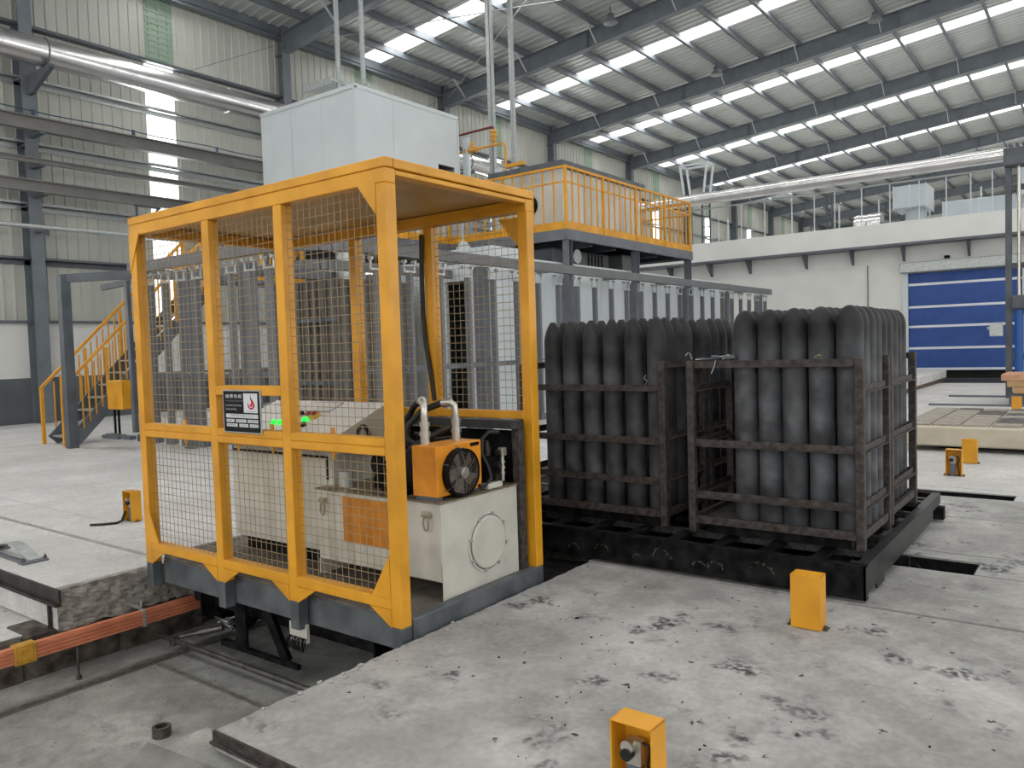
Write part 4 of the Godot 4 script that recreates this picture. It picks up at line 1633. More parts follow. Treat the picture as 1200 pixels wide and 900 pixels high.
	for e in [[V3(-5.45, 2.395, FZ), V3(-2.9025, 2.395, FZ), 0.075], [V3(-5.445, 2.393, BZ), V3(-2.905, 2.393, BZ), 0.075], [V3(-5.412, 2.394, FZ - 0.038), V3(-5.412, 2.394, BZ + 0.038), 0.07], [V3(-2.942, 2.414, FZ - 0.038), V3(-2.942, 2.414, BZ + 0.038), 0.028]]:
		mb = MB.new()
		mb.bar(e[0], e[1], s, e[2], Vector3.UP, 0.004)
		part("top_rail", mb, yellow, cg)
	# front rails
	for i in 3:
		var a: float = PX[i] + s / 2
		var b: float = PX[i + 1] - s / 2
		for y in [1.028, 0.981]:
			mb = MB.new()
			mb.cbox(V3((a + b) / 2, y, FZ), V3(b - a, 0.0465, s), 0.005)
			part("mid_rail", mb, yellow, cg)
		mb = MB.new()
		mb.cbox(V3((a + b) / 2, 0.18, FZ), V3(b - a, 0.06, s), 0.004)
		part("bottom_rail", mb, yellow, cg)
		wire_panel(cg, a, b, 0.21, 0.958, FZ, wire)
		if i == 1:
			wire_panel(cg, a, b, 1.05, 1.26, FZ, wire)
			wire_panel(cg, a, b, 1.32, 2.36, FZ, wire)
		else:
			wire_panel(cg, a, b, 1.05, 2.36, FZ, wire)
	mb = MB.new()
	mb.cbox(V3((PX[1] + PX[2]) / 2, 1.29, FZ), V3(PX[2] - PX[1] - s, 0.06, s), 0.004)
	part("sign_rail", mb, yellow, cg)
	# wing bolts joining the two mid rails
	for x in [-4.95, -4.35, -4.0, -3.45, -3.02]:
		mb = MB.new()
		mb.cyl(V3(x, 0.93, FZ - 0.02), V3(x, 0.958, FZ - 0.02), 0.014, 6)
		mb.cyl(V3(x, 0.905, FZ - 0.02), V3(x, 0.93, FZ - 0.02), 0.007, 6)
		part("joint_bolt", mb, yellow, cg)
		mb = MB.new()
		mb.cyl(V3(x, 1.05, FZ - 0.02), V3(x, 1.085, FZ - 0.02), 0.014, 6)
		part("joint_bolt", mb, yellow, cg)
	# back rails and mesh
	for i in 3:
		var a: float = BX[i] + s / 2
		var b: float = BX[i + 1] - s / 2
		mb = MB.new()
		mb.cbox(V3((a + b) / 2, 1.066, BZ), V3(b - a, 0.05, s), 0.004)
		part("mid_rail", mb, yellow, cg)
		mb = MB.new()
		mb.cbox(V3((a + b) / 2, 0.13, BZ), V3(b - a, 0.06, s), 0.004)
		part("bottom_rail", mb, yellow, cg)
		if i > 0: wire_panel(cg, a, b, 1.09, 2.35, BZ, wire)
		if i == 2: wire_panel(cg, a, b, 0.16, 1.04, BZ, wire)
	# gussets
	var th = V3(0, 0, -0.008)
	var zf = FZ + s / 2 + 0.001
	for i in 4:
		for d in [-1.0, 1.0]:
			if (i == 0 and d < 0) or (i == 3 and d > 0): continue
			var x: float = PX[i] + d * s / 2
			tri_plate(cg, V3(x, 0.15, zf), V3(x + d * 0.16, 0.15, zf), V3(x, 0.055, zf), th, yellow)
	tri_plate(cg, V3(PX[0] + s / 2, 0.21, zf), V3(PX[0] + s / 2 + 0.11, 0.21, zf), V3(PX[0] + s / 2, 0.42, zf), th, yellow)
	tri_plate(cg, V3(PX[3] - s / 2, 0.21, zf), V3(PX[3] - s / 2 - 0.14, 0.21, zf), V3(PX[3] - s / 2, 0.44, zf), th, yellow)
	tri_plate(cg, V3(PX[0] - s / 2, 2.37, zf + 0.004), V3(PX[0] + 0.1, 2.37, zf + 0.004), V3(PX[0] - s / 2, 2.1, zf + 0.004), th, yellow)
	tri_plate(cg, V3(PX[3] - s / 2, 2.40, zf), V3(PX[3] - 0.2, 2.40, zf), V3(PX[3] - s / 2, 2.2, zf), th, yellow)
	tri_plate(cg, V3(BX[3] - s / 2, 2.33, BZ), V3(BX[3] - 0.22, 2.33, BZ), V3(BX[3] - s / 2, 2.12, BZ), th, yellow)
	tri_plate(cg, V3(BX[0] + s / 2, 2.33, BZ), V3(BX[0] + 0.22, 2.33, BZ), V3(BX[0] + s / 2, 2.12, BZ), th, yellow)

	# black hose tied along the back post
	mb = MB.new()
	mb.tube([V3(-3.79, 2.3, -4.03), V3(-3.80, 2.0, -4.03), V3(-3.80, 1.75, -4.03), V3(-3.785, 1.55, -4.03), V3(-3.75, 1.35, -4.03), V3(-3.72, 1.15, -4.03)], 0.016, 8)
	single("tied_hose", mb, mat("grimy hose", Color(0.16, 0.13, 0.07), 0.7, 0, 0.2, 2.0), "dark hose tied along the inner yellow cage post", "hose", V3(-3.75, 1.1, -4.03))
	build_sign()

# ------------------------------------------------------------------ sign plate with print
func stroke_set(im: Image, spec: String, ox: float, oy: float, sc: float, w: float, col: Color):
	for line in spec.split(";"):
		var pts = []
		for pr in line.split(">"):
			var n = pr.split(",")
			pts.append(Vector2(ox + float(n[0]) * sc, oy + float(n[1]) * sc))
		for i in pts.size() - 1:
			var a: Vector2 = pts[i]
			var b: Vector2 = pts[i + 1]
			var k = int(a.distance_to(b)) + 1
			for j in k + 1:
				var q = a.lerp(b, float(j) / k)
				im.fill_rect(Rect2i(int(q.x - w / 2), int(q.y - w / 2), int(w), int(w)), col)

func fill_poly(im: Image, pts: PackedVector2Array, col: Color):
	var lo = pts[0]
	var hi = pts[0]
	for p in pts:
		lo = lo.min(p)
		hi = hi.max(p)
	for y in range(int(lo.y), int(hi.y) + 1):
		for x in range(int(lo.x), int(hi.x) + 1):
			if Geometry2D.is_point_in_polygon(Vector2(x + 0.5, y + 0.5), pts):
				im.set_pixel(x, y, col)

func smooth_poly(pts: PackedVector2Array) -> PackedVector2Array:
	var c = Curve2D.new()
	var n = pts.size()
	for i in n + 1:
		var p = pts[i % n]
		var t = (pts[(i + 1) % n] - pts[(i - 1 + n) % n]) * 0.18
		c.add_point(p, -t, t)
	return c.tessellate()

func build_sign():
	var W = 400
	var H = 440
	var im = Image.create(W, H, false, Image.FORMAT_RGB8)
	var dk = Color(0.10, 0.105, 0.12)
	var lt = Color(0.78, 0.79, 0.80)
	im.fill(dk)
	# four characters
	var chars = ["12,20>22,30;8,50>20,45;6,90>24,62;40,18>92,18;66,4>66,34;34,34>98,34;52,40>38,56;78,40>94,56;58,52>40,78;56,60>86,60>42,98;50,70>96,98", "14,6>86,6>86,52>14,52>14,6;50,12>50,46;28,26>72,26;50,28>30,46;52,28>72,46;14,66>8,86;32,62>32,92>72,92>76,80;52,62>58,76;80,62>92,80", "6,22>44,22;26,4>26,60>18,56;6,48>44,38;60,4>58,36>44,66;46,24>80,24>80,58>94,62>96,48;52,36>66,48;12,78>6,96;36,78>40,94;60,78>66,94;84,76>96,96", "24,4>8,24>44,20;36,10>46,26;10,36>10,96;10,36>42,36>42,94>34,92;10,54>42,54;10,72>42,72;62,4>62,40>94,40;90,12>64,24;62,54>62,94>94,92;90,62>64,76"]
	for i in 4:
		stroke_set(im, chars[i], 22 + i * 49, 34, 0.42, 4, lt)
	# small lines of print, too small in the photograph to read
	var rows = [[24, 98, 190, 15, lt.darkened(0.25)], [100, 388, 230, 7, lt.darkened(0.45)]]
	var seed_r = RandomNumberGenerator.new()
	seed_r.seed = 3
	for r in rows:
		var x: int = r[0]
		while x < r[0] + r[2]:
			var w2 = seed_r.randi_range(5, 9)
			im.fill_rect(Rect2i(x, r[1], w2, 2), r[4])
			im.fill_rect(Rect2i(x + seed_r.randi_range(0, 4), r[1], 2, r[3]), r[4])
			im.fill_rect(Rect2i(x, r[1] + r[3] - 4, w2, 2), r[4])
			x += w2 + 4
	# white field with a flame
	im.fill_rect(Rect2i(226, 22, 152, 208), Color(0.82, 0.83, 0.85))
	var red = Color(0.72, 0.10, 0.16)
	var gy = Color(0.22, 0.2, 0.22)
	fill_poly(im, smooth_poly(PackedVector2Array([Vector2(304, 34), Vector2(309, 70), Vector2(330, 104), Vector2(344, 140), Vector2(340, 172), Vector2(318, 192), Vector2(292, 190), Vector2(276, 172), Vector2(270, 146), Vector2(274, 120), Vector2(282, 150), Vector2(292, 168), Vector2(306, 176), Vector2(322, 166), Vector2(326, 146), Vector2(318, 124), Vector2(306, 104), Vector2(300, 70)])), red)
	fill_poly(im, smooth_poly(PackedVector2Array([Vector2(308, 112), Vector2(322, 140), Vector2(316, 160), Vector2(304, 166), Vector2(292, 156), Vector2(290, 138), Vector2(298, 146), Vector2(306, 138)])), red)
	fill_poly(im, PackedVector2Array([Vector2(303, 32), Vector2(308, 66), Vector2(312, 84), Vector2(304, 96), Vector2(300, 66)]), gy)
	for i in 12:
		im.fill_rect(Rect2i(244 + i * 10, 212, 6, 6), Color(0.45, 0.42, 0.44))
	# pale fields below, with strokes of print
	var fields = [[22, 246, 356, 44], [26, 304, 90, 34], [132, 304, 116, 34], [262, 304, 116, 34], [26, 352, 124, 34], [168, 352, 100, 34], [284, 352, 94, 34]]
	for f in fields:
		var r4 = Rect2i(f[0], f[1], f[2], f[3])
		im.fill_rect(r4, lt)
		var x: int = f[0] + 14 + (40 if f[1] == 246 else 0)
		var hh: int = f[3] - 20
		while x < f[0] + f[2] - 22 - (40 if f[1] == 246 else 0):
			var w3 = hh
			var c = Color(0.25, 0.25, 0.27)
			im.fill_rect(Rect2i(x, f[1] + 10, w3, 2), c)
			im.fill_rect(Rect2i(x + seed_r.randi_range(2, w3 - 4), f[1] + 10, 2, hh), c)
			im.fill_rect(Rect2i(x, f[1] + 10 + seed_r.randi_range(4, hh - 4), w3, 2), c)
			if seed_r.randf() < 0.6: im.fill_rect(Rect2i(x + seed_r.randi_range(2, w3 - 4), f[1] + 14, 2, hh - 4), c)
			x += w3 + (9 if f[1] == 246 else 4)
	im.generate_mipmaps()
	var sm = StandardMaterial3D.new()
	sm.resource_name = "sign print"
	sm.albedo_texture = ImageTexture.create_from_image(im)
	sm.roughness = 0.55
	sm.metallic_specular = 0.25
	var at = V3(-4.2, 1.05, FZ + 0.045)
	var o = thing("sign_board", "small black sign with a red flame on white, fixed to the yellow cage", "sign", at)
	var x0 = -4.395
	var x1 = -4.01
	var y0 = 1.04
	var y1 = 1.30
	y0 = 1.03
	y1 = 1.295
	var mb = MB.new()
	mb.cbox(V3((x0 + x1) / 2, (y0 + y1) / 2, FZ + 0.043), V3(x1 - x0, y1 - y0, 0.008), 0.002)
	part("backing", mb, galv, o)
	mb = MB.new()
	var b = 0.008
	var z = FZ + 0.0478
	mb.qo(V3(x0 + b, y0 + b, z), V3(x1 - b, y0 + b, z), V3(x1 - b, y1 - b, z), V3(x0 + b, y1 - b, z), Vector3.BACK)
	for i in mb.V.size():
		mb.U[i] = Vector2((mb.V[i].x - x0 - b) / (x1 - x0 - 2 * b), (y1 - b - mb.V[i].y) / (y1 - y0 - 2 * b))
	part("print", mb, sm, o)
	var font = SystemFont.new()
	font.font_names = PackedStringArray(["Droid Sans"])
	var ink = mat("silver lettering", Color(0.62, 0.63, 0.64), 0.4, 0.0, 0.0)
	var k = 0
	for t in ["Low Nox Combustion", "Industrial Kilns"]:
		var tm = TextMesh.new()
		tm.text = t
		tm.font = font
		tm.font_size = 16
		tm.pixel_size = 0.0011
		tm.depth = 0.001
		tm.horizontal_alignment = HORIZONTAL_ALIGNMENT_LEFT
		tm.material = ink
		var mi = MeshInstance3D.new()
		mi.mesh = tm
		put_name(o, mi, "lettering")
		mi.position = V3(x0 + 0.028, y1 - 0.095 - 0.024 * k, z + 0.0006) - at
		k += 1

# ------------------------------------------------------------------ hydraulic power pack and control desk
func build_power_pack():
	var o = thing("hydraulic_tank", "cream steel oil tank with a round bolted cover on its end", "tank", V3(-3.5, 0.06, -3.6))
	var mb = MB.new()
	mb.cbox(V3(-3.5, 0.415, -3.585), V3(1.06, 0.45, 0.71), 0.006)
	part("body", mb, cream, o)
	mb = MB.new()
	mb.bb(-2.9695, -2.966, 0.09, 0.637, -3.94, -3.23)
	part("end_panel", mb, cream, o)
	mb = MB.new()
	mb.bb(-4.03, -4.018, 0.09, 0.19, -3.94, -3.23)
	part("end_skirt", mb, cream, o)
	mb = MB.new()
	mb.bb(-4.04, -2.96, 0.636, 0.646, -3.95, -3.22)
	part("top_plate", mb, mat("oily cream top", Color(0.47, 0.42, 0.34), 0.4, 0, 0.3, 2.0, 0.02), o)
	mb = MB.new()
	mb.cyl(V3(-2.972, 0.345, -3.63), V3(-2.955, 0.345, -3.63), 0.178, 40)
	part("cover_ring", mb, cream, o)
	mb = MB.new()
	mb.lathe(PackedVector2Array([Vector2(0, 0.012), Vector2(0.15, 0.012), Vector2(0.158, 0.008), Vector2(0.16, 0.0)]), V3(-2.955, 0.345, -3.63), 40, Basis(Vector3.BACK, -PI / 2))
	part("cover", mb, cream, o)
	mb = MB.new()
	var gring = []
	for i in 41: gring.append(V3(-2.9548, 0.345 + 0.163 * sin(TAU * i / 40), -3.63 + 0.163 * cos(TAU * i / 40)))
	mb.tube(gring, 0.0035, 5, false)
	part("gasket", mb, darkgrey, o)
	for i in 8:
		var a = TAU * (i + 0.3) / 8
		mb = MB.new()
		mb.cyl(V3(-2.957, 0.345 + 0.168 * sin(a), -3.63 + 0.168 * cos(a)), V3(-2.942, 0.345 + 0.168 * sin(a), -3.63 + 0.168 * cos(a)), 0.012, 6)
		part("cover_bolt", mb, galv, o)
	mb = MB.new()
	mb.extr(PackedVector2Array([Vector2(-3.0, 0.2), Vector2(-2.972, 0.2), Vector2(-2.972, 0.29), Vector2(-2.985, 0.31), Vector2(-2.99, 0.27)]), V3(0, 0, -3.2315), Vector3.RIGHT, Vector3.UP, V3(0, 0, 0.001))
	part("bare_patch", mb, mat("ochre undercoat", Color(0.62, 0.47, 0.22), 0.7, 0, 0.2, 4.0), o)
	for x in [-3.06, -3.95]:
		mb = MB.new()
		mb.cyl(V3(x - 0.025, 0.575, -3.21), V3(x + 0.025, 0.575, -3.21), 0.018, 10)
		var ring = []
		for k in 15:
			var a = TAU * k / 14
			ring.append(V3(x + 0.02 * cos(a), 0.525 + 0.042 * sin(a), -3.205))
		mb.tube(ring, 0.006, 6, false)
		part("lifting_eye", mb, mat("grimy cream", Color(0.62, 0.58, 0.5), 0.5, 0, 0.15, 3.0), o)
	mb = MB.new()
	mb.bb(-3.78, -3.36, 0.33, 0.61, -3.231, -3.223)
	part("orange_panel", mb, mat("orange plate", Color(0.80, 0.50, 0.12), 0.45, 0, 0.1, 2.0), o)

	# oil cooler
	var c = thing("oil_cooler", "orange oil cooler box with a round black fan on the oil tank", "cooler", V3(-3.1, 0.646, -3.45))
	var orange = mat("orange cooler paint", Color(0.90, 0.57, 0.11), 0.4, 0.0, 0.1, 1.6)
	mb = MB.new()
	mb.cbox(V3(-3.1, 0.81, -3.45), V3(0.19, 0.29, 0.4), 0.004)
	part("housing", mb, orange, c)
	mb = MB.new()
	for z in [-3.28, -3.62]: mb.bb(-3.17, -3.02, 0.646, 0.668, z - 0.03, z + 0.03)
	part("foot", mb, darkgrey, c)
	mb = MB.new()
	mb.bb(-3.0052, -3.003, 0.925, 0.945, -3.63, -3.55)
	part("rating_plate", mb, black, c)
	var fx = -3.005
	var fc = V3(fx, 0.79, -3.435)
	mb = MB.new()
	mb.lathe(PackedVector2Array([Vector2(0.128, 0.0), Vector2(0.140, 0.0), Vector2(0.138, 0.05), Vector2(0.130, 0.05), Vector2(0.128, 0.0)]), fc, 40, Basis(Vector3.BACK, -PI / 2))
	part("fan_ring", mb, black, c)
	mb = MB.new()
	mb.cyl(fc + V3(0.001, 0, 0), fc + V3(0.004, 0, 0), 0.127, 40)
	part("fan_throat", mb, mat("dark fan throat", Color(0.06, 0.055, 0.055), 0.8, 0, 0.1, 2.0), c)
	for i in 5:
		var a = TAU * i / 5 + 0.3
		mb = MB.new()
		var u = V3(0, cos(a), sin(a))
		var v = V3(0, -sin(a), cos(a))
		var p0 = fc + V3(0.012, 0, 0) + u * 0.035 - v * 0.022
		var p1 = fc + V3(0.030, 0, 0) + u * 0.035 + v * 0.022
		var p2 = fc + V3(0.034, 0, 0) + u * 0.118 + v * 0.055
		var p3 = fc + V3(0.014, 0, 0) + u * 0.122 - v * 0.02
		mb.qo(p0, p1, p2, p3, Vector3.RIGHT)
		mb.qo(p0 - V3(0.002, 0, 0), p1 - V3(0.002, 0, 0), p2 - V3(0.002, 0, 0), p3 - V3(0.002, 0, 0), Vector3.LEFT)
		part("fan_blade", mb, mat("grey brown fan blade", Color(0.42, 0.375, 0.345), 0.6, 0, 0.2, 5.0), c)
	mb = MB.new()
	mb.cyl(fc + V3(0.005, 0, 0), fc + V3(0.055, 0, 0), 0.034, 20)
	mb.cyl(fc + V3(0.055, 0, 0), fc + V3(0.066, 0, 0), 0.022, 16)
	part("fan_hub", mb, chrome, c)
	mb = MB.new()
	for k in 8:
		var r = 0.04 + k * 0.0135
		var ring = []
		for i in 33:
			var a = TAU * i / 32
			ring.append(fc + V3(0.058 - 0.02 * pow(r / 0.14, 4), r * cos(a), r * sin(a)))
		mb.tube(ring, 0.0014, 4, false)
	for i in 6:
		var a = TAU * i / 6 + 0.1
		mb.tube([fc + V3(0.06, 0.03 * cos(a), 0.03 * sin(a)), fc + V3(0.052, 0.1 * cos(a), 0.1 * sin(a)), fc + V3(0.036, 0.14 * cos(a), 0.14 * sin(a)), fc + V3(0.0, 0.155 * cos(a), 0.155 * sin(a))], 0.0022, 5)
	part("fan_guard", mb, mat("blackened wire", Color(0.46, 0.42, 0.39), 0.5, 0.4, 0.1, 3.0), c)

	# motor behind the cooler
	var m = thing("pump_motor", "black ribbed electric motor lying behind the orange oil cooler", "motor", V3(-3.4, 0.646, -3.42))
	mb = MB.new()
	mb.lathe(PackedVector2Array([Vector2(0, 0), Vector2(0.09, 0.0), Vector2(0.125, 0.03), Vector2(0.125, 0.1), Vector2(0.118, 0.11), Vector2(0.118, 0.3), Vector2(0.1, 0.34), Vector2(0, 0.34)]), V3(-3.22, 0.79, -3.42), 28, Basis(Vector3.BACK, PI / 2))
	part("body", mb, black, m)
	for i in 18:
		var a = TAU * i / 18
		mb = MB.new()
		mb.box(V3(-3.43, 0.79, -3.42) + V3(0, cos(a), sin(a)) * 0.121, V3(0.19, 0.016, 0.004), Basis(Vector3.RIGHT, a))
		part("cooling_fin", mb, black, m)
	mb = MB.new()
	mb.bb(-3.52, -3.3, 0.646, 0.68, -3.53, -3.31)
	part("foot", mb, black, m)

	# hoses with plated fittings
	var h = thing("hydraulic_hose", "black hose with a plated elbow rising from the cooler, nearer the yellow front post", "hose", V3(-3.15, 0.955, -3.33), "hydraulic hoses")
	hose_fitting(h, V3(-3.16, 0.955, -3.33), [V3(-3.16, 1.16, -3.33), V3(-3.17, 1.19, -3.34), V3(-3.20, 1.205, -3.36), V3(-3.25, 1.20, -3.40)], [V3(-3.25, 1.20, -3.40), V3(-3.36, 1.17, -3.46), V3(-3.48, 1.08, -3.52), V3(-3.52, 0.95, -3.52), V3(-3.50, 0.80, -3.50)])
	var h2 = thing("hydraulic_hose", "black hose with a plated elbow arching over the cooler, farther from the yellow front post", "hose", V3(-3.12, 0.955, -3.56), "hydraulic hoses")
	hose_fitting(h2, V3(-3.12, 0.955, -3.56), [V3(-3.12, 1.12, -3.56), V3(-3.125, 1.165, -3.56), V3(-3.15, 1.185, -3.55), V3(-3.20, 1.18, -3.53)], [V3(-3.20, 1.18, -3.53), V3(-3.30, 1.14, -3.47), V3(-3.38, 1.05, -3.42), V3(-3.40, 0.98, -3.40), V3(-3.36, 0.93, -3.44)])
	mb = MB.new()
	mb.tube([V3(-3.13, 1.05, -3.56), V3(-3.22, 1.0, -3.50), V3(-3.33, 0.93, -3.42), V3(-3.42, 0.80, -3.30), V3(-3.44, 0.70, -3.28)], 0.02, 10)
	single("hydraulic_hose", mb, rubber, "black hose curling down beside the black motor to the tank top", "hose", V3(-3.44, 0.66, -3.28), "hydraulic hoses")
	mb = MB.new()
	mb.tube([V3(-3.0, 0.98, -3.82), V3(-3.03, 0.985, -3.76), V3(-3.05, 0.95, -3.72), V3(-3.05, 0.86, -3.71), V3(-3.02, 0.78, -3.73), V3(-2.99, 0.71, -3.72), V3(-2.99, 0.675, -3.66), V3(-3.0, 0.68, -3.61)], 0.012, 10)
	single("hydraulic_hose", mb, rubber, "thin black hose looping down right of the round fan", "hose", V3(-3.0, 0.66, -3.7), "hydraulic hoses")
	# valve block and steel frame
	var vb = thing("valve_block", "oily black valve block with nuts and pipes beside the orange cooler", "valve block", V3(-3.25, 0.646, -3.8))
	mb = MB.new()
	mb.cbox(V3(-3.2, 0.735, -3.81), V3(0.36, 0.18, 0.16), 0.006)
	mb.cbox(V3(-3.55, 0.76, -3.81), V3(0.3, 0.22, 0.16), 0.006)
	part("block", mb, black, vb)
	var grimy = mat("oily dark fittings", Color(0.17, 0.15, 0.14), 0.35, 0.5, 0.35, 4.0, 0.03)
	for i in 7:
		mb = MB.new()
		mb.cyl(V3(-3.05 - i * 0.09, 0.84, -3.76), V3(-3.05 - i * 0.09, 0.9, -3.76), 0.026, 6)
		mb.cyl(V3(-3.05 - i * 0.09, 0.9, -3.76), V3(-3.05 - i * 0.09, 0.93, -3.76), 0.018, 10)
		part("plug", mb, grimy, vb)
	for i in 3:
		mb = MB.new()
		mb.cyl(V3(-3.02, 0.71 + 0.07 * i, -3.78 - 0.02 * i), V3(-2.98, 0.71 + 0.07 * i, -3.78 - 0.02 * i), 0.024, 6)
		part("plug", mb, grimy, vb)
	mb = MB.new()
	mb.tube([V3(-3.1, 0.92, -3.7), V3(-3.25, 0.95, -3.69), V3(-3.4, 0.93, -3.7), V3(-3.6, 0.96, -3.7)], 0.014, 8)
	mb.tube([V3(-3.05, 0.86, -3.7), V3(-3.2, 0.84, -3.69), V3(-3.45, 0.87, -3.7)], 0.014, 8)
	part("pipe", mb, grimy, vb)
	mb = MB.new()
	mb.cbox(V3(-2.985, 0.86, -3.83), V3(0.04, 0.05, 0.045), 0.004)
	mb.cyl(V3(-2.985, 0.68, -3.83), V3(-2.985, 0.84, -3.83), 0.012, 8)
	for i in 3: mb.cyl(V3(-2.985, 0.72 + i * 0.035, -3.83), V3(-2.985, 0.735 + i * 0.035, -3.83), 0.017, 6)
	part("test_point", mb, chrome, vb)
	mb = MB.new()
	mb.cbox(V3(-3.0, 0.665, -3.74), V3(0.06, 0.035, 0.14), 0.005)
	part("bracket", mb, cream, vb)
	var fr = thing("pipe_rack", "dark steel frame with a square top beam behind the oil tank", "frame", V3(-3.45, 0.06, -3.98))
	mb = MB.new()
	mb.bar(V3(-4.02, 1.018, -3.95), V3(-2.94, 1.018, -3.95), 0.08, 0.055, Vector3.UP, 0.004)
	part("top_beam", mb, mat("dull dark beam", Color(0.20, 0.205, 0.21), 0.6, 0.0, 0.15, 1.5), fr)
	for x in [-2.975, -3.98]:
		mb = MB.new()
		mb.bar(V3(x, 0.06, -3.985), V3(x, 0.99, -3.985), 0.06, 0.06, Vector3.BACK, 0.004)
		part("upright", mb, rust, fr)
	mb = MB.new()
	mb.bb(-3.95, -3.01, 0.1, 0.97, -4.02, -4.012)
	part("back_plate", mb, black, fr)

	# control desk
	var d = thing("control_desk", "cream control desk with a sloped button panel inside the yellow cage", "control desk", V3(-4.45, 0.06, -3.6))
	var x0 = -5.08
	var x1 = -3.99
	mb = MB.new()
	mb.bb(x0, x1, 0.2, 0.86, -3.8, -3.34)
	part("body", mb, cream, d)
	mb = MB.new()
	mb.bb(x0 + 0.03, x1 - 0.03, 0.06, 0.2, -3.78, -3.4)
	part("plinth", mb, black, d)
	mb = MB.new()
	mb.extr(PackedVector2Array([Vector2(-3.29, 0.86), Vector2(-3.29, 0.975), Vector2(-3.74, 1.15), Vector2(-3.82, 1.15), Vector2(-3.82, 0.86)]), V3(x0 - 0.02, 0, 0), Vector3.BACK, Vector3.UP, V3(x1 - x0 + 0.13, 0, 0))
	part("console", mb, mat("grey console side", Color(0.62, 0.58, 0.53), 0.45, 0, 0.05, 1.0), d)
	# sloped face plate
	var n = V3(0, 0.45, 0.175).normalized()
	var up = V3(0, 0.175, -0.45).normalized()
	var f0 = V3(0, 0.975, -3.29) + n * 0.002
	var bs = Basis(Vector3.RIGHT, up, -n) * Basis(Vector3.UP, 0.0)
	mb = MB.new()
	mb.box(f0 + up * 0.24 + V3((x0 + x1 + 0.09) / 2, 0, 0), V3(x1 - x0 + 0.11, 0.478, 0.006), Basis(Vector3.RIGHT, up, n))
	part("face_plate", mb, paintwhite, d)
	mb = MB.new()
	mb.box(f0 + up * 0.385 + n * 0.004 + V3(-4.46, 0, 0), V3(0.33, 0.15, 0.004), Basis(Vector3.RIGHT, up, n))
	part("screen_frame", mb, grey, d)
	mb = MB.new()
	mb.box(f0 + up * 0.385 + n * 0.006 + V3(-4.46, 0, 0), V3(0.31, 0.132, 0.004), Basis(Vector3.RIGHT, up, n))
	part("screen_cover", mb, paintwhite, d)
	var led = glow("lit green button", Color(0.05, 0.9, 0.25), 1.0)
	var redb = mat("red button", Color(0.55, 0.12, 0.10), 0.4, 0, 0, 1.0)
	for e in [[-4.67, 0.115, 0], [-4.60, 0.118, 0], [-4.51, 0.17, 0], [-4.45, 0.10, 0], [-4.39, 0.172, 0], [-4.61, 0.252, 1], [-4.53, 0.256, 2], [-4.46, 0.262, 1], [-4.33, 0.1, 2]]:
		mb = MB.new()
		var q: Vector3 = f0 + up * e[1] + V3(e[0], 0, 0)
		mb.cyl(q, q + n * 0.025, 0.022, 14)
		part("push_button", mb, [led, redb, black][e[2]], d)
	mb = MB.new()
	var q2: Vector3 = f0 + up * 0.228 + V3(-4.35, 0, 0)
	mb.box(q2 + n * 0.015, V3(0.06, 0.06, 0.03), Basis(Vector3.RIGHT, up, n))
	part("stop_box", mb, yellow, d)
	mb = MB.new()
	mb.cyl(q2 + n * 0.03, q2 + n * 0.045, 0.02, 14)
	part("stop_knob", mb, redb, d)
	# door with a dark seal line, latch
	mb = MB.new()
	mb.bb(x0 + 0.01, x1 - 0.06, 0.235, 0.82, -3.345, -3.328)
	part("door", mb, cream, d)
	mb = MB.new()
	mb.bb(x0 + 0.0, x1 - 0.05, 0.82, 0.832, -3.34, -3.325)
	mb.bb(x1 - 0.06, x1 - 0.05, 0.68, 0.83, -3.34, -3.325)
	part("door_seal", mb, black, d)
	mb = MB.new()
	var rg = []
	for k in 12:
		var a = PI * k / 11
		rg.append(V3(x1 + 0.115, 0.93 + 0.09 * sin(a), -3.5 + 0.055 * cos(a)))
	mb.tube(rg, 0.014, 8)
	part("cable_loop", mb, rubber, d)
	# clear breather and cable under the console
	mb = MB.new()
	mb.cyl(V3(-3.86, 0.65, -3.33), V3(-3.86, 0.75, -3.33), 0.045, 16)
	single("filler_cap", mb, galv, "round filler cap on the oil tank beside the control desk", "cap", V3(-3.86, 0.646, -3.33))
	mb = MB.new()
	mb.lathe(PackedVector2Array([Vector2(0, 0), Vector2(0.1, 0), Vector2(0.11, 0.02), Vector2(0.11, 0.2), Vector2(0.09, 0.23), Vector2(0, 0.23)]), V3(-3.58, 0.8, -3.6), 20, Basis(Vector3.RIGHT, PI / 2))
	mb.bb(-3.68, -3.48, 0.646, 0.72, -3.56, -3.4)
	single("pump", mb, black, "black round hydraulic pump on the tank, seen through the cage mesh", "pump", V3(-3.58, 0.646, -3.5))

func hose_fitting(h: Node3D, base: Vector3, elbow: Array, hose: Array):
	var mb = MB.new()
	var y = base.y
	for e in [[0.0, 0.05, 0.027], [0.05, 0.075, 0.034], [0.075, 0.105, 0.026], [0.105, 0.13, 0.032], [0.13, 0.17, 0.022]]:
		mb.cyl(V3(base.x, y + e[0], base.z), V3(base.x, y + e[1], base.z), e[2], 6 if e[2] > 0.03 else 14)
	part("nut_stack", mb, chrome, h)
	mb = MB.new()
	var pts: Array = [base + V3(0, 0.16, 0)] + elbow
	mb.tube(pts, 0.02, 12)
	mb.cyl(elbow[elbow.size() - 2], elbow[elbow.size() - 1], 0.026, 12)
	part("elbow", mb, chrome, h)
	mb = MB.new()
	mb.tube(hose, 0.02, 12)
	part("hose", mb, rubber, h)

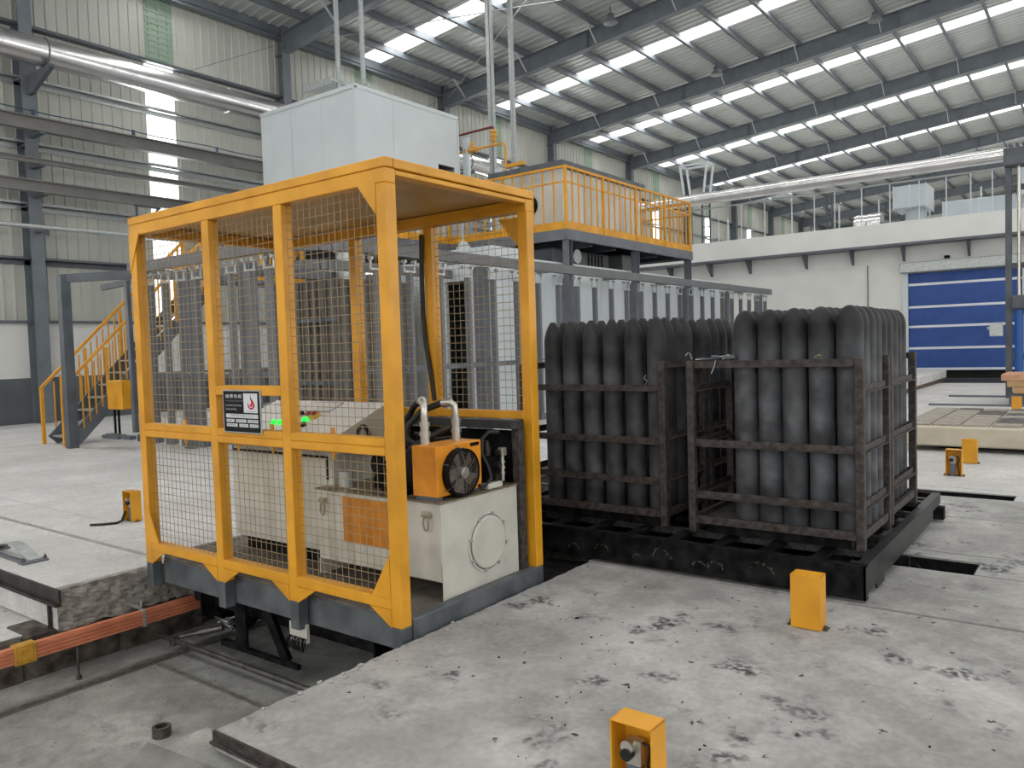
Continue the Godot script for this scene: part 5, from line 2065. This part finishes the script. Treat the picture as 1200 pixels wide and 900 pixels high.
# ------------------------------------------------------------------ black cart, racks, cylinder blanks
func rack(label: String, x0: float, x1: float, z0: float, z1: float, front: Array, side: Array):
	var o = thing("steel_rack", label, "rack", V3((x0 + x1) / 2, 0.2, (z0 + z1) / 2), "cylinder racks on the black cart")
	var s = 0.05
	var mb = MB.new()
	for x in [x0, x1]:
		for z in [z0, z1]:
			mb = MB.new()
			mb.bar(V3(x, 0.23, z), V3(x, 1.375, z), s, s, Vector3.BACK, 0.004)
			mb.lathe(PackedVector2Array([Vector2(0.012, -0.03), Vector2(0.03, 0.0)]), V3(x, 0.245, z), 8)
			part("post", mb, rust, o)
	for z in [z0, z1]:
		for y in front:
			mb = MB.new()
			mb.prof(MB.lsec(0.045, 0.03, 0.006), V3(x0 + s / 2, y - 0.022, z), V3(x1 - s / 2, y - 0.022, z))
			part("front_rail", mb, rust, o)
	for x in [x0, x1]:
		for y in side:
			mb = MB.new()
			mb.prof(MB.lsec(0.045, 0.03, 0.006), V3(x, y - 0.022, z0 - s / 2), V3(x, y - 0.022, z1 + s / 2))
			part("side_rail", mb, rust, o)
	mb = MB.new()
	mb.bb(x0, x1, 0.296, 0.308, z1, z0)
	part("floor_plate", mb, mat("scaled plate", Color(0.30, 0.29, 0.29), 0.7, 0.3, 0.25, 1.6, 0.02), o)
	for e in [[x0, z0 + 0.0, x1, z0 + 0.0], [x0, z1, x1, z1], [x0, z0, x0, z1], [x1, z0, x1, z1]]:
		mb = MB.new()
		mb.bar(V3(e[0], 0.315, e[1]), V3(e[2], 0.315, e[3]), 0.03, 0.05)
		part("floor_frame", mb, rust, o)
	for i in 2:
		mb = MB.new()
		var zz = [z0 - 0.1, z1 + 0.1][i]
		mb.bb(x0 + 0.07, x1 - 0.07, 0.217, 0.296, zz - 0.04, zz + 0.04)
		part("skid", mb, black, o)
	return o

func cyl_proto(r: float, h: float, sharp: bool, m: Material) -> ArrayMesh:
	var pr = PackedVector2Array([Vector2(0, 0), Vector2(r * 0.94, 0), Vector2(r, 0.012)])
	for k in 6: pr.append(Vector2(r * (1.0 - 0.006 * (k & 1)), 0.2 + k * 0.16))
	var dome = 0.17 if sharp else 0.115
	for k in 9:
		var t = (k + 0.0) / 8.0
		if sharp:
			pr.append(Vector2(r * (1.0 - 0.74 * pow(t, 2.1)), h - dome + dome * t))
		else:
			pr.append(Vector2(r * cos(t * PI / 2 * 0.93), h - dome + dome * sin(t * PI / 2 * 0.93) / sin(PI / 2 * 0.93)))
	pr.append(Vector2(0, h))
	var mb = MB.new()
	mb.lathe(pr, Vector3.ZERO, 22, Basis.IDENTITY, true)
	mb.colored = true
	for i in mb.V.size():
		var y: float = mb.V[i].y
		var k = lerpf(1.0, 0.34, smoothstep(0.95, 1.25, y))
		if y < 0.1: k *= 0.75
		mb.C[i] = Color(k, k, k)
	return mb.mesh(Vector3.ZERO)

func build_cart():
	var o = thing("furnace_cart", "low black steel cart frame carrying the four cylinder racks", "cart", V3(-2.3, 0, -5.9))
	var mb = MB.new()
	var x0 = -3.75
	var x1 = -1.07
	var z0 = -4.64
	var z1 = -7.14
	mb.prof(MB.csec(0.195, 0.06, 0.01), V3(x1, 0.1175, z0), V3(x0, 0.1175, z0))
	part("front_beam", mb, black, o)
	mb = MB.new()
	# side beam with its lower edge cut up over the floor pockets
	mb.extr(PackedVector2Array([Vector2(z0, 0.215), Vector2(z0, 0.02), Vector2(z0 - 0.09, 0.055), Vector2(z0 - 0.28, 0.055), Vector2(z0 - 0.28, 0.02), Vector2(z0 - 0.47, 0.02), Vector2(z0 - 0.47, 0.06), Vector2(z1 + 0.35, 0.06), Vector2(z1 + 0.35, 0.13), Vector2(z1, 0.13), Vector2(z1, 0.215)]), V3(x1 - 0.012, 0, 0), Vector3.BACK, Vector3.UP, V3(0.012, 0, 0))
	mb.bb(x1 - 0.06, x1 - 0.012, 0.205, 0.215, z1, z0 - 0.02)
	part("side_beam", mb, mat("sheened black steel", Color(0.13, 0.135, 0.14), 0.45, 0.3, 0.2, 1.0), o)
	mb = MB.new()
	mb.bar(V3(x0, 0.1175, z0 - 0.06), V3(x0, 0.1175, z1 + 0.06), 0.05, 0.195)
	part("side_beam", mb, black, o)
	mb = MB.new()
	mb.bar(V3(x0, 0.1175, z1), V3(x1 - 0.02, 0.1175, z1), 0.06, 0.19)
	part("rear_beam", mb, black, o)
	for i in 8:
		mb = MB.new()
		var x = x0 + 0.22 + i * 0.31
		mb.prof(MB.isec(0.16, 0.08, 0.01, 0.012), V3(x, 0.125, z0 - 0.07), V3(x, 0.125, z1 + 0.04))
		part("cross_beam", mb, black, o)
	for z in [-5.05, -5.45, -5.95, -6.3, -6.75, -6.9]:
		mb = MB.new()
		mb.bar(V3(x0 + 0.1, 0.185, z), V3(x1 - 0.02, 0.185, z), 0.05, 0.045)
		part("cross_flat", mb, mat("scraped black steel", Color(0.20, 0.2, 0.2), 0.5, 0.3, 0.3, 3.0, 0.03), o)
	for e in [[-1.25, -5.73], [-1.25, -8.0], [-3.3, -5.73]]:
		if e[1] < -7.2: continue
		mb = MB.new()
		mb.lathe(PackedVector2Array([Vector2(0, -0.04), Vector2(0.13, -0.04), Vector2(0.13, 0.04), Vector2(0, 0.04)]), V3(e[0], -0.02, e[1]), 20, Basis(Vector3.BACK, PI / 2))
		part("wheel", mb, steel, o)
	mb = MB.new()
	mb.bb(-1.2, -1.02, -0.12, 0.06, -5.62, -5.58)
	mb.tube([V3(-1.02, -0.05, -5.6), V3(-0.96, -0.08, -5.61), V3(-0.95, -0.02, -5.6), V3(-0.98, 0.01, -5.6)], 0.008, 6)
	part("hook_plate", mb, black, o)
	mb = MB.new()
	mb.bb(-1.13, -1.03, 0.02, 0.12, -7.1, -7.02)
	part("buffer", mb, black, o)
	# bare weld scars on the front beam
	var scar = mat("bare scraped patch", Color(0.33, 0.31, 0.28), 0.6, 0.3, 0.45, 14.0, 0.05)
	for e in [[-2.32, 0.12, 0.075], [-2.06, 0.1, 0.05], [-1.95, 0.1, 0.06], [-1.66, 0.11, 0.09], [-2.78, 0.11, 0.06], [-2.5, 0.1, 0.03], [-3.0, 0.1, 0.05]]:
		mb = MB.new()
		for k in 16:
			var a = rng.randf_range(0.1, PI - 0.1)
			var rr = e[2] * rng.randf_range(0.75, 1.05)
			var q = V3(e[0] + cos(a) * rr, minf(e[1] - 0.03 + sin(a) * rr * 0.9, 0.2), z0)
			var w = rng.randf_range(0.002, 0.007)
			mb.box(q, V3(w * rng.randf_range(1.5, 4.0), w, 0.0016), Basis(Vector3.BACK, a + PI / 2))
		part("weld_scar", mb, scar, o)

	rack("rusty open rack at the front right of the cart, nearest the blue door side", -2.215, -1.155, -4.92, -5.60, [1.35, 0.83, 0.485], [1.19, 0.83, 0.49])
	rack("rusty open rack at the front left of the cart, beside the yellow cage", -3.62, -2.44, -4.95, -5.62, [1.19, 0.82, 0.54], [1.35, 0.85, 0.56])
	rack("rusty open rack at the back right of the cart, behind the front right rack", -2.215, -1.16, -5.70, -6.52, [1.35, 0.83, 0.485], [1.19, 0.83, 0.49])
	rack("rusty open rack at the back left of the cart, behind the rack beside the cage", -3.62, -2.44, -5.72, -6.54, [1.35, 0.82, 0.54], [1.16, 0.85, 0.56])

	var cm = mat("scaled grey cylinder steel", Color(0.275, 0.285, 0.31), 0.66, 0.15, 0.42, 0.9, 0.014)
	var dm = mat("darker cylinder steel", Color(0.235, 0.24, 0.258), 0.68, 0.12, 0.4, 1.0, 0.012)
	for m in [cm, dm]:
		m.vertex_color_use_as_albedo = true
	var pointed = cyl_proto(0.0705, 1.375, true, cm)
	var round_ = cyl_proto(0.0765, 1.385, false, cm)
	var row = ["front", "second", "third", "fourth", "rear"]
	var col = ["first", "second", "third", "fourth", "fifth", "sixth", "seventh"]
	var sets = [
		["front left rack", [-3.405, -3.24, -3.062, -2.89, -2.715, -2.535], [-5.06, -5.21, -5.36, -5.51], pointed, dm],
		["front right rack", [-1.876, -1.719, -1.563, -1.402, -1.236], [-5.03, -5.19, -5.35, -5.5], round_, cm],
		["back left rack", [-3.51, -3.345, -3.18, -3.015, -2.85, -2.685, -2.53], [-5.84, -6.0, -6.16, -6.32], pointed, cm],
		["back right rack", [-2.11, -1.94, -1.77, -1.6, -1.43, -1.26], [-5.81, -5.97, -6.13, -6.29, -6.43], round_, dm],
	]
	for s in sets:
		for j in s[2].size():
			for i in s[1].size():
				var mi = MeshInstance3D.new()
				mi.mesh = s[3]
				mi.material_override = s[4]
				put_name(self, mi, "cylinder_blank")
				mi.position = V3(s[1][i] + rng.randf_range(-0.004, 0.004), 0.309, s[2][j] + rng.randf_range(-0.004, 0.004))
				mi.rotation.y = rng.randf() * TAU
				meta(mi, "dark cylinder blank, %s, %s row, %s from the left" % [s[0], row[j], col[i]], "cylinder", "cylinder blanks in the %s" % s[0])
	# chalk marks
	var chalk = mat("chalk", Color(0.58, 0.68, 0.62), 0.9, 0, 0, 1.0)
	mb = MB.new()
	mb.tube([V3(-2.585, 1.28, -4.989), V3(-2.60, 1.255, -4.9885), V3(-2.572, 1.235, -4.9895), V3(-2.592, 1.215, -4.9885), V3(-2.57, 1.17, -4.9895)], 0.0028, 5)
	single("chalk_mark", mb, chalk, "pale green chalk squiggle on a cylinder left of the rack's corner post", "chalk mark", V3(-2.58, 1.17, -4.99), "chalk marks")
	mb = MB.new()
	var ych = mat("yellow chalk", Color(0.62, 0.6, 0.34), 0.9, 0, 0, 1.0)
	mb.tube([V3(-1.42, 1.385, -4.9545), V3(-1.395, 1.40, -4.953), V3(-1.382, 1.395, -4.954)], 0.0028, 5)
	mb.tube([V3(-1.41, 1.315, -4.953), V3(-1.382, 1.318, -4.954), V3(-1.384, 1.335, -4.954)], 0.0028, 5)
	single("chalk_mark", mb, ych, "yellow chalk stroke on the fourth cylinder of the front right rack", "chalk mark", V3(-1.4, 1.31, -4.955), "chalk marks")
	# loose wire and a bit of cloth on the rack's top rail
	var wr = thing("wire_bundle", "loose wire and a flat strap left on the rack's top rail", "wire", V3(-2.1, 1.375, -4.92))
	mb = MB.new()
	mb.tube([V3(-2.24, 1.41, -4.9), V3(-2.225, 1.43, -4.9), V3(-2.21, 1.425, -4.9), V3(-2.20, 1.385, -4.91)], 0.003, 5)
	mb.tube([V3(-2.17, 1.383, -4.9), V3(-2.08, 1.388, -4.91), V3(-2.0, 1.40, -4.92), V3(-1.95, 1.41, -4.92), V3(-1.93, 1.40, -4.92), V3(-1.99, 1.385, -4.91)], 0.004, 5)
	mb.tube([V3(-2.03, 1.375, -4.893), V3(-2.04, 1.33, -4.89), V3(-2.06, 1.29, -4.89)], 0.003, 5)
	part("wire", mb, galv, wr)
	mb = MB.new()
	mb.box(V3(-2.09, 1.389, -4.915), V3(0.14, 0.008, 0.03))
	mb.cbox(V3(-2.04, 1.396, -4.915), V3(0.05, 0.025, 0.03), 0.005)
	mb.box(V3(-1.95, 1.398, -4.925), V3(0.07, 0.02, 0.03), Basis(Vector3.UP, 0.2))
	part("strap", mb, darkgrey, wr)

# ------------------------------------------------------------------ things in and beside the pit
func build_pit():
	var railm = mat("dusty rail steel", Color(0.50, 0.485, 0.465), 0.6, 0.3, 0.2, 1.5, 0.03)
	var mb = MB.new()
	for e in [[-5.2, "left steel rail on the pit floor, nearer the orange conductor bar"], [-3.2, "right steel rail on the pit floor, under the slab edge"]]:
		mb = MB.new()
		mb.prof(PackedVector2Array([Vector2(-0.024, 0), Vector2(0.024, 0), Vector2(0.024, 0.005), Vector2(0.009, 0.01), Vector2(0.009, 0.016), Vector2(0.018, 0.02), Vector2(0.018, 0.034), Vector2(-0.018, 0.034), Vector2(-0.018, 0.02), Vector2(-0.009, 0.016), Vector2(-0.009, 0.01), Vector2(-0.024, 0.005)]), V3(e[0], -0.58, 3.0), V3(e[0], -0.58, -12.0))
		single("floor_rail", mb, railm, e[1], "rail", V3(e[0], -0.58, -5), "pit rails")
	# orange conductor bar
	var o = thing("conductor_bar", "long orange conductor bar along the left pit wall", "conductor bar", V3(-5.32, -0.35, -2.5))
	var orange = mat("orange conductor cover", Color(0.78, 0.47, 0.34), 0.6, 0, 0.12, 1.4)
	mb = MB.new()
	mb.bb(-5.345, -5.30, -0.335, -0.235, -9.0, 0.5)
	part("cover", mb, orange, o)
	mb = MB.new()
	for y in [-0.328, -0.305, -0.282, -0.259]: mb.bb(-5.30, -5.29, y, y + 0.012, -9.0, 0.5)
	part("rib", mb, orange, o)
	mb = MB.new()
	mb.cbox(V3(-5.32, -0.285, -1.97), V3(0.075, 0.125, 0.13), 0.008)
	mb.cbox(V3(-5.32, -0.285, -1.97), V3(0.085, 0.09, 0.09), 0.008)
	part("joint_clamp", mb, mat("ochre clamp", Color(0.72, 0.52, 0.12), 0.6, 0, 0.15, 4.0), o)
	for z in [-0.6, -2.72, -3.9, -5.4]:
		mb = MB.new()
		mb.bb(-5.35, -5.287, -0.342, -0.228, z - 0.01, z + 0.01)
		mb.bb(-5.6, -5.34, -0.228, -0.215, z - 0.012, z + 0.012)
		mb.cyl(V3(-5.33, -0.215, z), V3(-5.33, -0.17, z), 0.008, 6)
		part("hanger", mb, galv, o)
	mb = MB.new()
	mb.cyl(V3(-5.36, -0.58, -2.3), V3(-5.36, -0.27, -2.3), 0.009, 8)
	mb.cyl(V3(-5.36, -0.575, -2.3), V3(-5.36, -0.55, -2.3), 0.018, 8)
	single("anchor_rod", mb, steel, "thin upright rod behind the orange conductor bar", "rod", V3(-5.36, -0.58, -2.3))
	# draw rod across the pit and a strip on the floor
	var dr = thing("draw_rod", "round steel rod lying across the pit before the car", "rod", V3(-4.4, -0.5, -2.9))
	mb = MB.new()
	mb.cyl(V3(-5.5, -0.49, -2.9), V3(-2.95, -0.49, -2.9), 0.02, 10)
	part("rod", mb, steel, dr)
	mb = MB.new()
	mb.cbox(V3(-5.24, -0.49, -2.9), V3(0.05, 0.06, 0.06), 0.008)
	mb.cyl(V3(-5.2, -0.46, -2.92), V3(-4.95, -0.4, -3.12), 0.012, 8)
	mb.cyl(V3(-5.1, -0.44, -3.0), V3(-4.95, -0.40, -3.1), 0.024, 10)
	part("coupling", mb, steel, dr)
	mb = MB.new()
	mb.lathe(PackedVector2Array([Vector2(0.028, 0), Vector2(0.03, 0.05), Vector2(0.015, 0.07), Vector2(0.015, 0.0)]), V3(-4.85, -0.36, -3.1), 12, Basis(Vector3.BACK, 1.2))
	var wpts = []
	for i in 18:
		wpts.append(V3(-4.86 + rng.randf_range(-0.1, 0.12), -0.35 + rng.randf_range(-0.06, 0.06), -3.08 + rng.randf_range(-0.04, 0.05)))
	mb.tube(wpts, 0.004, 5)
	part("tangled_wire", mb, galv, dr)
	mb = MB.new()
	mb.bar(V3(-5.15, -0.572, -2.72), V3(-2.95, -0.575, -2.72), 0.024, 0.01)
	single("floor_strip", mb, railm, "flat steel strip on the pit floor before the round rod", "strip", V3(-4, -0.58, -2.72))
	mb = MB.new()
	mb.lathe(PackedVector2Array([Vector2(0.032, 0), Vector2(0.05, 0), Vector2(0.05, 0.055), Vector2(0.032, 0.055), Vector2(0.032, 0.0)]), V3(-4.16, -0.58, -2.2), 24)
	single("pipe_stub", mb, steel, "short open pipe stub standing on the pit floor", "pipe", V3(-4.16, -0.58, -2.2))
	# steel edge angles of the slabs
	mb = MB.new()
	mb.bb(-22, -5.47, -0.085, 0.004, -2.265, -2.248)
	mb.bb(-22, -5.47, -0.105, -0.085, -2.265, -2.225)
	mb.bb(-5.62, -5.60, -0.27, -0.105, -2.255, -2.235)
	single("edge_angle", mb, mat("dark browned edge steel", Color(0.19, 0.165, 0.16), 0.55, 0.4, 0.3, 1.0), "dark steel angle along the left slab's front edge", "edge angle", V3(-8, -0.1, -2.25), "slab edge angles")
	mb = MB.new()
	mb.bb(-2.86, 6.0, -0.035, 0.004, -1.732, -1.72)
	mb.bb(-2.86, 6.0, -0.045, -0.035, -1.732, -1.705)
	single("edge_angle", mb, rust, "brown steel angle along the near slab's edge at the bottom of the picture", "edge angle", V3(-1, -0.06, -1.72), "slab edge angles")
	mb = MB.new()
	mb.plate(PackedVector2Array([Vector2(-3.14, -1.60), Vector2(-2.5, -1.66), Vector2(-2.5, -1.3), Vector2(-2.9, -1.3)]), -0.078, -0.07)
	single("cover_plate", mb, mat("dusty grey plate", Color(0.50, 0.49, 0.48), 0.8, 0, 0.15, 2.0), "thin grey cover plate at the bottom edge beside the pipe stub", "plate", V3(-2.9, -0.078, -1.5))
	# arched bracket on the left slab
	var ab = thing("arched_bracket", "pale arched steel bracket with bolts lying on the left slab", "bracket", V3(-6.85, 0, -2.5))
	mb = MB.new()
	var prev = []
	for i in 13:
		var t = i / 12.0
		prev.append(V3(lerpf(-7.15, -6.45, t), 0.015 + 0.085 * sin(PI * t), -2.5))
	for i in 12:
		mb.bar(prev[i], prev[i + 1], 0.09, 0.008)
	part("arch", mb, galv, ab)
	mb = MB.new()
	for x in [-7.15, -6.45]:
		mb.bb(x - 0.05, x + 0.05, 0.0, 0.014, -2.58, -2.40)
	mb.bb(-7.1, -6.5, 0.0, 0.012, -2.46, -2.41)
	part("base_strip", mb, grey, ab)
	for x in [-7.16, -6.44]:
		for z in [-2.57, -2.42]:
			mb = MB.new()
			mb.cyl(V3(x, 0.014, z), V3(x, 0.03, z), 0.014, 6)
			mb.cyl(V3(x, 0.03, z), V3(x, 0.045, z), 0.007, 6)
			part("bolt", mb, steel, ab)

# ------------------------------------------------------------------ yellow switch hoods
func build_switches():
	var p = thing("switch_hood", "yellow sheet hood with open front and limit switch, at the picture's bottom edge", "switch hood", V3(-1.215, 0, -2.23), "yellow switch hoods")
	var w = 0.152
	var d = 0.1
	var h = 0.282
	var b = V3(-1.215, 0, -2.23)
	var mb = MB.new()
	mb.cbox(b + V3(0, h - 0.003, 0), V3(w, 0.006, d), 0.0015)
	mb.cbox(b + V3(-w / 2 + 0.003, h / 2, 0), V3(0.006, h, d), 0.0015)
	mb.cbox(b + V3(w / 2 - 0.003, h / 2, 0), V3(0.006, h, d), 0.0015)
	mb.cbox(b + V3(0, h / 2, -d / 2 + 0.003), V3(w - 0.008, h - 0.006, 0.006), 0.0015)
	part("hood", mb, yellow, p)
	mb = MB.new()
	mb.bb(b.x - 0.1, b.x + 0.1, 0.0, 0.006, b.z - 0.03, b.z + 0.03)
	for s in [-1, 1]:
		mb.cyl(b + V3(s * 0.088, 0.006, 0), b + V3(s * 0.088, 0.02, 0), 0.009, 6)
	part("foot_plate", mb, steel, p)
	mb = MB.new()
	mb.bar(b + V3(-0.012, 0.006, 0.0), b + V3(-0.012, 0.16, 0.0), 0.05, 0.03, Vector3.BACK)
	part("bracket", mb, grey, p)
	mb = MB.new()
	mb.cbox(b + V3(-0.01, 0.17, 0.0), V3(0.055, 0.085, 0.035), 0.004)
	mb.cyl(b + V3(-0.022, 0.195, 0.015), b + V3(-0.022, 0.195, 0.04), 0.022, 16)
	part("switch_body", mb, chrome, p)
	mb = MB.new()
	mb.cyl(b + V3(-0.022, 0.172, 0.02), b + V3(-0.022, 0.172, 0.046), 0.02, 16)
	part("roller", mb, rubber, p)
	mb = MB.new()
	mb.tube([b + V3(0.018, 0.205, 0.0), b + V3(0.04, 0.205, 0.005), b + V3(0.046, 0.18, 0.005), b + V3(0.03, 0.13, -0.01), b + V3(0.04, 0.05, -0.02), b + V3(0.045, 0.01, -0.03)], 0.005, 6)
	part("cable", mb, rubber, p)
	dup(p, V3(-1.235, 0, -4.135), "yellow sheet hood with its closed back to us, before the corner of the black cart", PI)
	var l = dup(p, V3(-7.24, 0, -3.66), "yellow switch hood on the left floor, black cable at its foot", 0.0)
	org = V3(-7.24, 0, -3.66)
	mb = MB.new()
	mb.tube([V3(-7.25, 0.1, -3.6), V3(-7.24, 0.02, -3.56), V3(-7.22, 0.012, -3.5), V3(-7.28, 0.012, -3.4), V3(-7.36, 0.012, -3.33)], 0.012, 8)
	part("floor_cable", mb, rubber, l)
	dup(p, V3(-1.28, 0, -9.42), "yellow switch hood with its open front to us, right of the rack posts", 0.0)
	dup(p, V3(-1.255, 0, -10.42), "closed yellow switch hood standing just behind the open one on the right", PI)
	dup(p, V3(-1.3, 0.04, -17.0), "far yellow switch hood at the right edge, before the pink block stack", PI)

# ------------------------------------------------------------------ right edge: kiln car, deck, stack, mast
func build_right_side():
	var mb = MB.new()
	var refr = mat("cream refractory", Color(0.77, 0.735, 0.66), 0.85, 0, 0.06, 0.9)
	var o = thing("kiln_car", "cream slab car with a gridded brick top, right of the racks", "kiln car", V3(-0.4, 0, -12.6))
	mb.cbox(V3(-0.5, 0.195, -12.75), V3(3.3, 0.25, 2.9), 0.02)
	part("slab", mb, refr, o)
	var tile = mat("sooty top brick", Color(0.36, 0.345, 0.33), 0.9, 0, 0.35, 1.1, 0.02)
	var tile2 = mat("pale top brick", Color(0.62, 0.59, 0.55), 0.9, 0, 0.12, 1.1, 0.02)
	for i in 9:
		for j in 7:
			mb = MB.new()
			var x = -2.0 + i * 0.34
			var z = -11.6 - j * 0.38
			mb.cbox(V3(x, 0.327, z), V3(0.315, 0.03, 0.35), 0.006)
			part("brick", mb, tile2 if (i * 7 + j * 5 + i * j) % 5 < 2 or i < 3 - j / 3 else tile, o)
	for x in [-1.7, 0.6]:
		for z in [-11.7, -13.6]:
			mb = MB.new()
			mb.cyl(V3(x - 0.05, 0.06, z), V3(x + 0.05, 0.06, z), 0.075, 18)
			part("wheel", mb, steel, o)
	# flush deck slabs with rails behind the car
	for i in 3:
		mb = MB.new()
		mb.cbox(V3(-1.0, 0.02, -15.5 - i * 2.6), V3(3.9, 0.04, 2.53), 0.006)
		single("deck_slab", mb, farfloor, ["pale flush deck slab just behind the kiln car", "pale flush deck slab, second behind the kiln car", "pale flush deck slab, third behind the kiln car"][i], "slab", V3(-1.0, 0, -15.5 - i * 2.6), "deck slabs behind the kiln car")
	for i in 2:
		mb = MB.new()
		mb.bar(V3(-2.93, 0.06, -18.2 - i * 2.6), V3(1.0, 0.06, -18.2 - i * 2.6), 0.06, 0.04)
		single("deck_rail", mb, grey, ["dark rail across the deck, nearer the kiln car", "dark rail across the deck, nearer the blue door"][i], "rail", V3(-1.0, 0.04, -18.2 - i * 2.6), "rails across the deck")
	# low long slab to the left of the door
	var ls = thing("loading_ledge", "low long concrete ledge leading to the blue door", "ledge", V3(-4.4, 0, -23))
	mb = MB.new()
	mb.cbox(V3(-4.75, 0.23, -22.9), V3(1.3, 0.24, 11.5), 0.015)
	part("slab", mb, farfloor, ls)
	mb = MB.new()
	mb.bb(-5.3, -4.13, 0.0, 0.11, -28.6, -17.2)
	part("base", mb, mat("brown base", Color(0.36, 0.29, 0.23), 0.8, 0, 0.2, 1.0), ls)
	# stack of blocks
	var st = thing("block_stack", "stack of pinkish fire blocks on a dark base at the right edge", "block stack", V3(-1.0, 0, -19.3))
	var pink = mat("pinkish fire block", Color(0.80, 0.61, 0.49), 0.85, 0, 0.1, 0.8)
	var tan_ = mat("tan fire block", Color(0.72, 0.58, 0.42), 0.85, 0, 0.1, 0.8)
	mb = MB.new()
	mb.bb(-1.55, 0.6, 0.04, 0.26, -20.0, -18.6)
	part("base", mb, darkgrey, st)
	for lv in 3:
		for i in 5:
			mb = MB.new()
			var off = 0.1 * lv
			mb.cbox(V3(-1.48 - off + 0.22 + i * 0.46, 0.335 + lv * 0.13, -19.2), V3(0.45, 0.125, 1.3), 0.008)
			part("block", mb, [tan_, tan_, pink][lv], st)
	# mast
	var m = thing("lifting_mast", "tall dark lifting mast with a blue cylinder at the right edge", "mast", V3(-1.4, 0, -20.6))
	for e in [[-1.72, 0.12], [-1.35, 0.22], [-1.0, 0.25]]:
		mb = MB.new()
		mb.prof(MB.isec(e[1], 0.12, 0.02, 0.02), V3(e[0], 0, -20.6), V3(e[0], 5.3, -20.6), Vector3.BACK)
		part("column", mb, darkgrey, m)
	for y in [0.9, 1.9, 2.9, 4.6]:
		mb = MB.new()
		mb.bb(-1.75, -0.9, y, y + 0.12, -20.66, -20.56)
		part("tie_bar", mb, darkgrey, m)
	mb = MB.new()
	mb.cbox(V3(-1.5, 5.3, -20.55), V3(0.6, 0.4, 0.4), 0.03)
	for i in 4: mb.bb(-1.7 + i * 0.12, -1.64 + i * 0.12, 5.5, 5.58, -20.7, -20.4)
	part("head", mb, darkgrey, m)
	mb = MB.new()
	mb.cyl(V3(-1.52, 0.1, -20.5), V3(-1.52, 2.1, -20.5), 0.085, 18)
	part("blue_cylinder", mb, mat("blue cylinder paint", Color(0.10, 0.33, 0.62), 0.4, 0, 0.06, 1.0), m)
	mb = MB.new()
	mb.cyl(V3(-1.52, 2.1, -20.5), V3(-1.52, 5.1, -20.5), 0.035, 12)
	part("piston_rod", mb, chrome, m)
	mb = MB.new()
	mb.cbox(V3(-1.5, 2.15, -20.45), V3(0.3, 0.3, 0.3), 0.03)
	part("cylinder_head", mb, darkgrey, m)
	mb = MB.new()
	mb.cbox(V3(-1.93, 1.57, -20.3), V3(0.25, 0.3, 0.12), 0.01)
	mb.cyl(V3(-2.06, 1.6, -20.3), V3(-2.1, 1.6, -20.3), 0.03, 8)
	part("control_box", mb, galv, m)
	mb = MB.new()
	mb.bb(-1.06, -0.7, 2.6, 4.0, -20.5, -20.3)
	part("yellow_panel", mb, yellow, m)
	mb = MB.new()
	mb.bb(-1.3, -0.6, 0.0, 5.4, -20.95, -20.9)
	part("guard_plate", mb, darkgrey, m)

# ------------------------------------------------------------------ small stuff on the floor
func build_small():
	org = Vector3.ZERO
	var mb = MB.new()
	for i in 70:
		var x = rng.randf_range(-2.75, -0.1)
		var z = rng.randf_range(-4.4, -2.0)
		var s = rng.randf_range(0.003, 0.0085)
		if rng.randf() < 0.1: s *= 1.5
		var b = Basis(Vector3.UP, rng.randf() * TAU)
		mb.cbox(V3(x, s * 0.35, z), V3(s * rng.randf_range(1, 2), s * 0.7, s), s * 0.25, b)
	var crumb = part("floor_crumbs", mb, black)
	org = Vector3.ZERO
	meta(crumb, "small black crumbs scattered over the near concrete slab", "debris")
	crumb.set_meta("kind", "stuff")
	mb = MB.new()
	for i in 26:
		var t = rng.randf()
		var s = rng.randf_range(0.006, 0.026)
		mb.cbox(V3(-2.86 + absf(rng.randfn(0, 0.04)), s * 0.25, lerpf(-1.8, -3.3, t)), V3(s, s * 0.5, s * 0.8), s * 0.15, Basis(Vector3.UP, rng.randf() * TAU))
	org = Vector3.ZERO
	var chips = part("concrete_chips", mb, slabm)
	meta(chips, "pale concrete chips along the broken slab edge above the pit", "debris")
	chips.set_meta("kind", "stuff")
